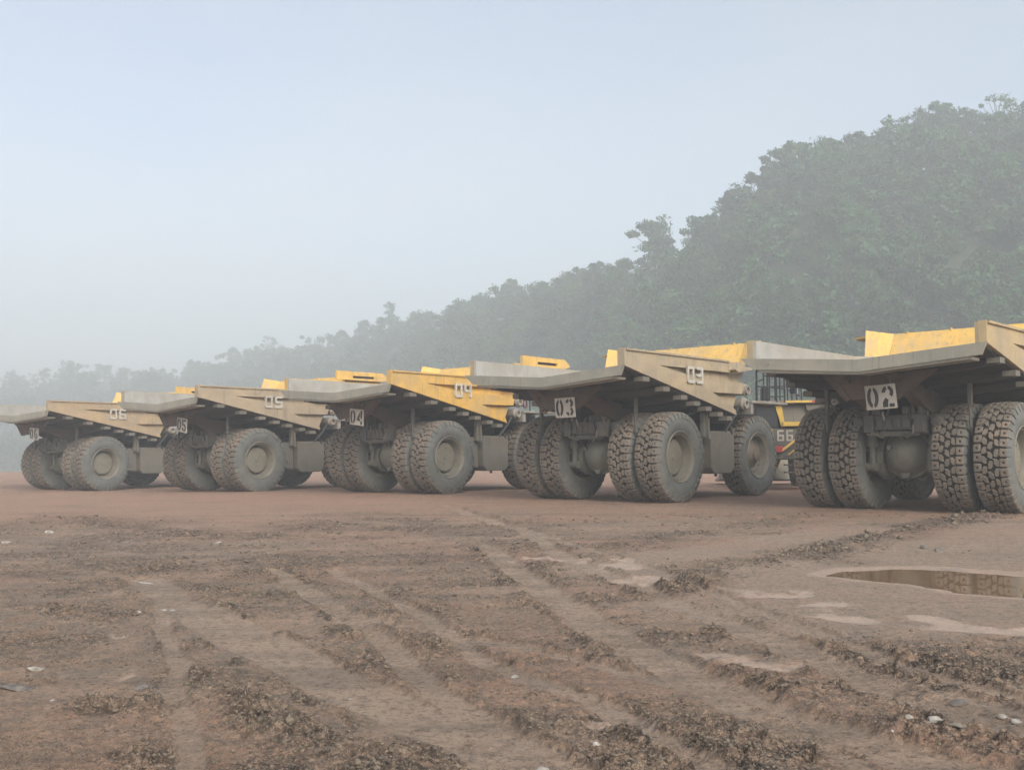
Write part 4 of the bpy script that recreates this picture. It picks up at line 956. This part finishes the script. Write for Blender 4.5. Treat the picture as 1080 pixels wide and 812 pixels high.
def truck(no, lab, paint, canopy_m, plate_x, plate_rot, body_lab=None):
    X, Y, a, dz = TR[no]
    t = empty('dump_truck', None, (X, Y, dz - .015), -a); tag(t, lab, 'dump truck', 'mining dump trucks parked in a row')
    body = empty('dump_body', t)
    if body_lab: body['label'] = body_lab
    for s, nm in ((1, 'r'), (-1, 'l')):
        part('side_wall', wall_frame(s), paint, body, key='wf' + nm); part('wall_plate', wall_plate(s), M['inside'] if s < 0 else paint, body, key='wp' + nm)
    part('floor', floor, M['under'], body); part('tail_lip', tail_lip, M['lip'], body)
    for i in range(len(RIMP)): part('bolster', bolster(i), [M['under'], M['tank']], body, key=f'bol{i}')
    part('front_wall', front_wall, canopy_m, body); part('canopy', canopy, canopy_m, body)
    for s in (-1, 1):
        if s > 0 and no != '03': part('canopy_rail', fascia(s), [canopy_m, M['dark']], body, key=f'fas{s}', loc=(0, -.25, -.03))
        part('body_rail', body_rail(s), M['rustbeam'], body, key=f'br{s}')
        part('rock_ejector', ejector(s), M['chassis'], body, key=f'ej{s}')
        part('pivot_bracket', pivot(s), M['chassis'], body, key=f'pv{s}')
        part('suspension_cylinder', suspension(s), M['axle'], t, key=f'su{s}', smooth=True)
        part('hoist_cylinder', hoist(s), M['chassis'], t, key=f'ho{s}', smooth=True)
    part('keel_plate', tail_keel, M['rustbeam'], body)
    part('frame', chassis, M['chassis'], t)
    part('rear_axle', axle, M['axle'], t, smooth=True); part('differential', differential, M['axle'], t, smooth=True)
    [part('hose', lambda bm, h=h: path(bm, h[0], h[1], 6), M[h[2]], t, key=f'hose{k}') for k, h in enumerate(HOSES)]
    part('valve_block', valve_block, M['tank'], t); part('pump', pump, M['axle'], t, smooth=True); part('radius_rod', radius_rod, M['axle'], t)
    for s in (-1, 1):
        part('air_tank', air_tank(s), M['chassis'], t, key=f'at{s}', smooth=True); part('brake_housing', brake_housing(s), M['axle'], t, key=f'bh{s}', smooth=True); part('sticker', sticker, M['yellow'], t)
    part('bracket_post', mudguard_post, M['tank'], t); part('fuel_tank', fuel_tank, [M['tank'], M['dark']], t); part('side_box', side_box, M['tank'], t)
    for i in (0, 1): part('filter_drum', drum(i), M['pipe'], t, key=f'dr{i}', smooth=True)
    part('strut', strut, M['dark'], t); part('front_deck', deck, M['pipe'], t); part('inner_guard', apron, M['dark'], t)
    part('engine_bay', engine, [M['chassis'], M['dark']], t); part('bumper', bumper, M['yellow'], t)
    part('handrail', rail, M['dark'], t); part('cab', cab, [canopy_m, M['glass']], t); part('mirror', mirror, M['dark'], t); part('work_lamp', lamp, M['chrome'], t)
    if no == '04': part('hose_coil', lambda bm: path(bm, [(2.75, 4.25 + .12 * math.sin(q), 3.42 + .16 * math.cos(q)) for q in np.linspace(0, 6.28, 12)], .03, 6), M['maroon'], t)
    rr = random.Random(int(no))
    for s in (-1, 1):
        wheel(t, (s * (2.69 - TW), 0, 1.35), 'outer', s < 0, rr.uniform(0, 6))
        wheel(t, (s * (.90 + TW), 0, 1.35), 'inner', s < 0, rr.uniform(0, 6))
        wheel(t, (s * (2.52 - TW), 5.17, 1.35), 'front', s < 0, rr.uniform(0, 6))
    # numbers
    pl = part('number_plate', plate, M['white'], t, (plate_x, -2.62, 2.81), (R(4), plate_rot, 0), key='plate')
    pl['label'] = f'white rear plate with black stencil {no}'
    part('digits', lambda bm: stencil_text(bm, no), M['black'], pl, (-.325, -.002, -.25), key='st' + no, scale=(1.2, 1, 1.14))
    path_o = part('plate_hanger', lambda bm: (tube(bm, (-.25, .02, .25), (-.25, .06, .6), .015, .015, 6), tube(bm, (.25, .02, .25), (.25, .06, .6), .015, .015, 6)), M['chassis'], pl, key='hang')
    dg = part('side_number', lambda bm: (digits(bm, no, .38, .50, .085, .05, .13), ), M['pale'], body, (XW + .004, -.02, 3.53), (0, 0, math.pi / 2), key='dg' + no)
    dg['label'] = f'pale raised {no} welded on the side'
    return t
truck('02', 'nearest dump truck, tail and duals facing the puddle, rear plate reads 02', M['paint02'], M['canopy'], .30, R(-3))
truck('03', 'dusty tan dump truck numbered 03 between truck 04 and truck 02', M['paint03'], M['canopy'], .38, R(-1))
truck('04', 'dump truck with the brightest yellow body side, numbered 04, middle of the row', M['paint04'], M['canopy'], .52, R(6), 'bright yellow dump body')
truck('05', 'faded beige dump truck numbered 05, second from the far left end of the row', M['paint05'], M['canopy'], .9, R(9))
truck('06', 'farthest and haziest dump truck, numbered 06, at the left end of the row', M['paint06'], M['canopy'], .75, R(4))

# ------------------------------------------------------------------ machine numbered 66 beyond truck 03
def loader():
    t = empty('wheel_loader', None, (10.75, 38.0, .0), R(-4)); tag(t, 'yellow machine with dark rear panel reading 66, behind truck 03 front wheel', 'loader')
    part('counterweight', lambda bm: prism(bm, [(-.92, 1.22), (1.5, 1.22), (1.5, 2.42), (-1.02, 2.42)], 1, 0, 1.1, 0, .04), M['chassis'], t)
    part('rear_deck', lambda bm: (box(bm, -1.5, 1.58, -.25, 2.6, 3.36, 3.47), prism(bm, [(.6, 3.1), (1.45, 3.355), (.4, 3.355), (.45, 3.1)], 1, -.1, .1)), M['tank'], t)
    part('deck_edge', lambda bm: box(bm, -.42, 1.56, -.262, -.252, 3.38, 3.46), M['yellow'], t)
    part('warning_stripe', lambda bm: [box(bm, x_, x_ + .26, -.27, -.263, 3.385, 3.455) for x_ in (.62,)], M['red'], t)
    part('rear_body', lambda bm: box(bm, -.5, 1.4, .05, 3.5, 2.46, 3.35, 0, .03), M['tank'], t)
    part('gap_shade_panel', lambda bm: box(bm, -1.45, -.62, .02, 2.4, 2.43, 3.35, 0, .02), M['dark'], t)  # dark panel added to stand for the shaded gap beside the post
    part('corner_post', lambda bm: prism(bm, [(-.74, 3.35), (-.48, 3.35), (-.36, 2.47), (-.50, 2.47)], 1, -.04, .3), M['yellow'], t)
    part('bumper_bar', lambda bm: box(bm, -.45, 1.4, -.12, -.02, 2.5, 2.66), M['yellow'], t)
    part('edge_stripe', lambda bm: prism(bm, [(-1.0, 2.40), (-.84, 2.40), (-.72, 1.75)], 1, -.012, -.003), M['yellow'], t)
    dg = part('number', lambda bm: digits(bm, '66', .25, .42, .065, .01, .09), M['white'], t, (-.66, -.004, 1.93), key='n66')
    dg['label'] = 'white 66'
    part('ladder_rail', lambda bm: (path(bm, [(-.55, -.15, 1.55), (.25, -.12, 2.15)], .055, 8), path(bm, [(-.30, -.15, 1.40), (.4, -.12, 1.95)], .03, 8)), M['yellow'], t)
    part('tail_lamp', lambda bm: (box(bm, -.78, -.50, -.2, -.05, 1.50, 1.74, 0, .02)), M['red'], t)
    part('step', lambda bm: [box(bm, -.45, .5, -.25, -.02, z_, z_ + .05) for z_ in (1.0, .72)], M['chassis'], t)
    def cage(bm):
        for x_ in (-1.16, -.95, -.74, -.56, -.38): tube(bm, (x_, -.2, 3.47), (x_, -.2, 4.66), .028, .028, 6)
        for z_ in (3.62, 4.0, 4.4, 4.66): tube(bm, (-1.16, -.2, z_), (-.38, -.2, z_), .028, .028, 6)
        for x_ in (-.28, -.12, .06, .24): tube(bm, (x_, -.2, 3.47), (x_, -.2, 4.28), .028, .028, 6)
        for z_ in (3.85, 4.28): tube(bm, (-.28, -.2, z_), (.24, -.2, z_), .028, .028, 6)
        for x_ in (-1.16, .24): path(bm, [(x_, -.2, 4.28), (x_, 1.5, 4.28), (x_, 1.5, 3.47)], .028, 6)
    part('guard_rail', cage, M['dark'], t)
    part('air_cleaner', lambda bm: box(bm, -1.18, -.86, .1, .5, 3.47, 4.0, 0, .04), M['dark'], t); part('mirror', lambda bm: (box(bm, .02, .16, -.26, -.22, 3.6, 4.2), box(bm, .07, .11, -.268, -.262, 3.7, 4.1, 1)), [M['dark'], M['chrome']], t, key='loader_mirror')
    part('front_frame', lambda bm: (box(bm, -.6, .6, 3.5, 6.6, 1.2, 2.0, 0, .05), box(bm, -1.3, 1.3, .5, 3.5, 1.5, 2.45, 0, .05)), M['yellow'], t)
    part('lift_arm', lambda bm: [hexa(bm, [(x_, 4.6, 2.0), (x_ + .2, 4.6, 2.0), (x_ + .2, 7.3, .7), (x_, 7.3, .7), (x_, 4.6, 2.5), (x_ + .2, 4.6, 2.5), (x_ + .2, 7.4, 1.1), (x_, 7.4, 1.1)]) for x_ in (-.7, .5)], M['yellow'], t)
    part('bucket', lambda bm: prism(bm, [(7.3, 1.4), (7.25, .25), (8.7, .12), (8.7, .2), (7.45, .4), (7.5, 1.35)], 0, -1.9, 1.9), M['lip'], t)
    for s in (-1, 1):
        for y_ in (1.7, 5.4):
            wheel(t, (s * 1.28, y_, .98), 'front', s < 0, random.uniform(0, 6), .73)
loader()

# ------------------------------------------------------------------ stones
m, n, b = mat('pale limestone'); v = objvec(n); nn = noise(n, v, 14, 6)
n.links.new(mixc(n, ramp(n, nn, .35, .6), (.24, .22, .185), (.40, .375, .33)), b.inputs['Base Color']); b.inputs['Roughness'].default_value = .85; bump(n, b, nn, .6, .01); PALE = m
m, n, b = mat('grey brown stone'); v = objvec(n); nn = noise(n, v, 14, 6)
n.links.new(mixc(n, ramp(n, nn, .35, .6), (.09, .085, .08), (.17, .15, .13)), b.inputs['Base Color']); b.inputs['Roughness'].default_value = .85; bump(n, b, nn, .6, .01); GREY = m
m, n, b = mat('tan slab stone'); v = objvec(n); nn = noise(n, v, 14, 6)
n.links.new(mixc(n, ramp(n, nn, .35, .6), (.20, .17, .13), (.28, .235, .185)), b.inputs['Base Color']); b.inputs['Roughness'].default_value = .85; bump(n, b, nn, .6, .01); TAN = m
def stone(px, py, w, d, h, m_, label, seed, rz=0.):
    x, y = gp(px, py); z = float(ground_fields(np.array([x]), np.array([y]))[0][0])
    bm = bmesh.new(); bmesh.ops.create_icosphere(bm, subdivisions=3, radius=1)
    r_ = random.Random(seed); pl = [(Vector((r_.gauss(0, 1), r_.gauss(0, 1), r_.gauss(0, .8))).normalized(), r_.uniform(.55, .9)) for _ in range(11)]
    for v_ in bm.verts:
        for nrm, k in pl:
            d_ = v_.co.dot(nrm) - k
            if d_ > 0: v_.co -= nrm * d_ * .92
        v_.co += Vector([r_.uniform(-.02, .02) for _ in range(3)]); v_.co.x *= w / 2; v_.co.y *= d / 2; v_.co.z *= h / 2
    me = bpy.data.meshes.new('stone'); bm.to_mesh(me); bm.free(); me.materials.append(m_)
    o = bpy.data.objects.new('stone', me); C.objects.link(o); o.location = (x, y, z + h * .14); o.rotation_euler = (r_.uniform(-.2, .2), r_.uniform(-.2, .2), rz); tag(o, label, 'stone', 'stones lying on the mud')
ST = [(977, 773, .10, .10, .07, PALE, 'brightest cream stone in the pale cluster near the lower right'), (965, 765, .08, .07, .06, PALE, 'whitish stone at the upper left of the pale cluster'),
      (958, 771, .07, .06, .04, PALE, 'small pale stone at the left end of the pale cluster'), (986, 762, .11, .06, .05, PALE, 'long pale stone along the top of the pale cluster'),
      (941, 774, .025, .025, .02, PALE, 'tiny pale pebble left of the pale cluster'), (1010, 770, .14, .18, .06, TAN, 'tan slab of stone right of the pale cluster'),
      (1058, 755, .07, .05, .04, PALE, 'pale stone by the right edge below the wheel track'), (1072, 758, .08, .05, .04, PALE, 'flat pale stone touching the right edge of the photo'),
      (38, 707, .15, .12, .045, PALE, 'white flat stone by the left edge beside the dark slab'), (18, 727, .32, .10, .06, GREY, 'long dark slab at the left edge of the photo'),
      (55, 739, .04, .03, .02, PALE, 'small white pebble below the white flat stone'), (152, 726, .16, .07, .06, GREY, 'blackish stone in the churned heap at lower left'),
      (543, 711, .07, .05, .03, PALE, 'white stone in the middle of the yard between two wheel ruts'), (532, 713, .035, .03, .02, PALE, 'small pebble just left of the white middle stone'),
      (571, 807, .09, .06, .04, PALE, 'white stone cut by the bottom edge near the centre'), (628, 788, .05, .04, .035, PALE, 'pale stone next to the reddish earth near the bottom'),
      (369, 734, .03, .03, .02, PALE, 'single white pebble in the smooth brown wheel track'), (173, 642, .09, .05, .025, PALE, 'left one of two pale flakes near the start of the dark rut'),
      (182, 642, .09, .05, .025, PALE, 'right one of two pale flakes near the start of the dark rut'), (52, 561, .22, .15, .10, PALE, 'white lump among dark clods below truck 06'),
      (4, 572, .30, .15, .06, PALE, 'white flake at the left edge among the dark clods'), (229, 572, .28, .12, .05, PALE, 'pale flake on grey mud below truck 05'),
      (155, 613, .26, .10, .03, PALE, 'thin pale streaky flake on the wet ground at left'), (147, 649, .05, .04, .03, PALE, 'small white stone left of the dark rut'),
      (990, 583, .14, .12, .10, GREY, 'dark round stone on the outer edge of the mud berm by the puddle'), (973, 580, .14, .12, .10, GREY, 'reddish brown stone on the mud berm near the puddle'),
      (1012, 741, .13, .05, .06, GREY, 'dark pointed clod stone beside the upper wheel track at right'), (673, 792, .07, .05, .05, GREY, 'dark red stone on the reddish earth near the bottom')]
for i, s_ in enumerate(ST): stone(*s_[:7], seed=i + 40, rz=random.uniform(-.4, .4))

# ------------------------------------------------------------------ haze
if HAZE:
    bm = bmesh.new(); box(bm, -660, 660, -660, 660, -11, 112); me = bpy.data.meshes.new('haze'); bm.to_mesh(me); bm.free()
    m = bpy.data.materials.new('morning haze'); m.use_nodes = True; n = m.node_tree; n.nodes.clear()
    pv = n.nodes.new('ShaderNodeVolumePrincipled'); out = n.nodes.new('ShaderNodeOutputMaterial'); n.links.new(pv.outputs[0], out.inputs['Volume'])
    pv.inputs['Density'].default_value = HAZE; pv.inputs['Color'].default_value = (.885, .95, .975, 1); pv.inputs['Anisotropy'].default_value = .1
    me.materials.append(m); o = bpy.data.objects.new('haze', me); C.objects.link(o)
    tag(o, 'pale morning haze over the whole yard and hills', 'haze', kind='stuff')
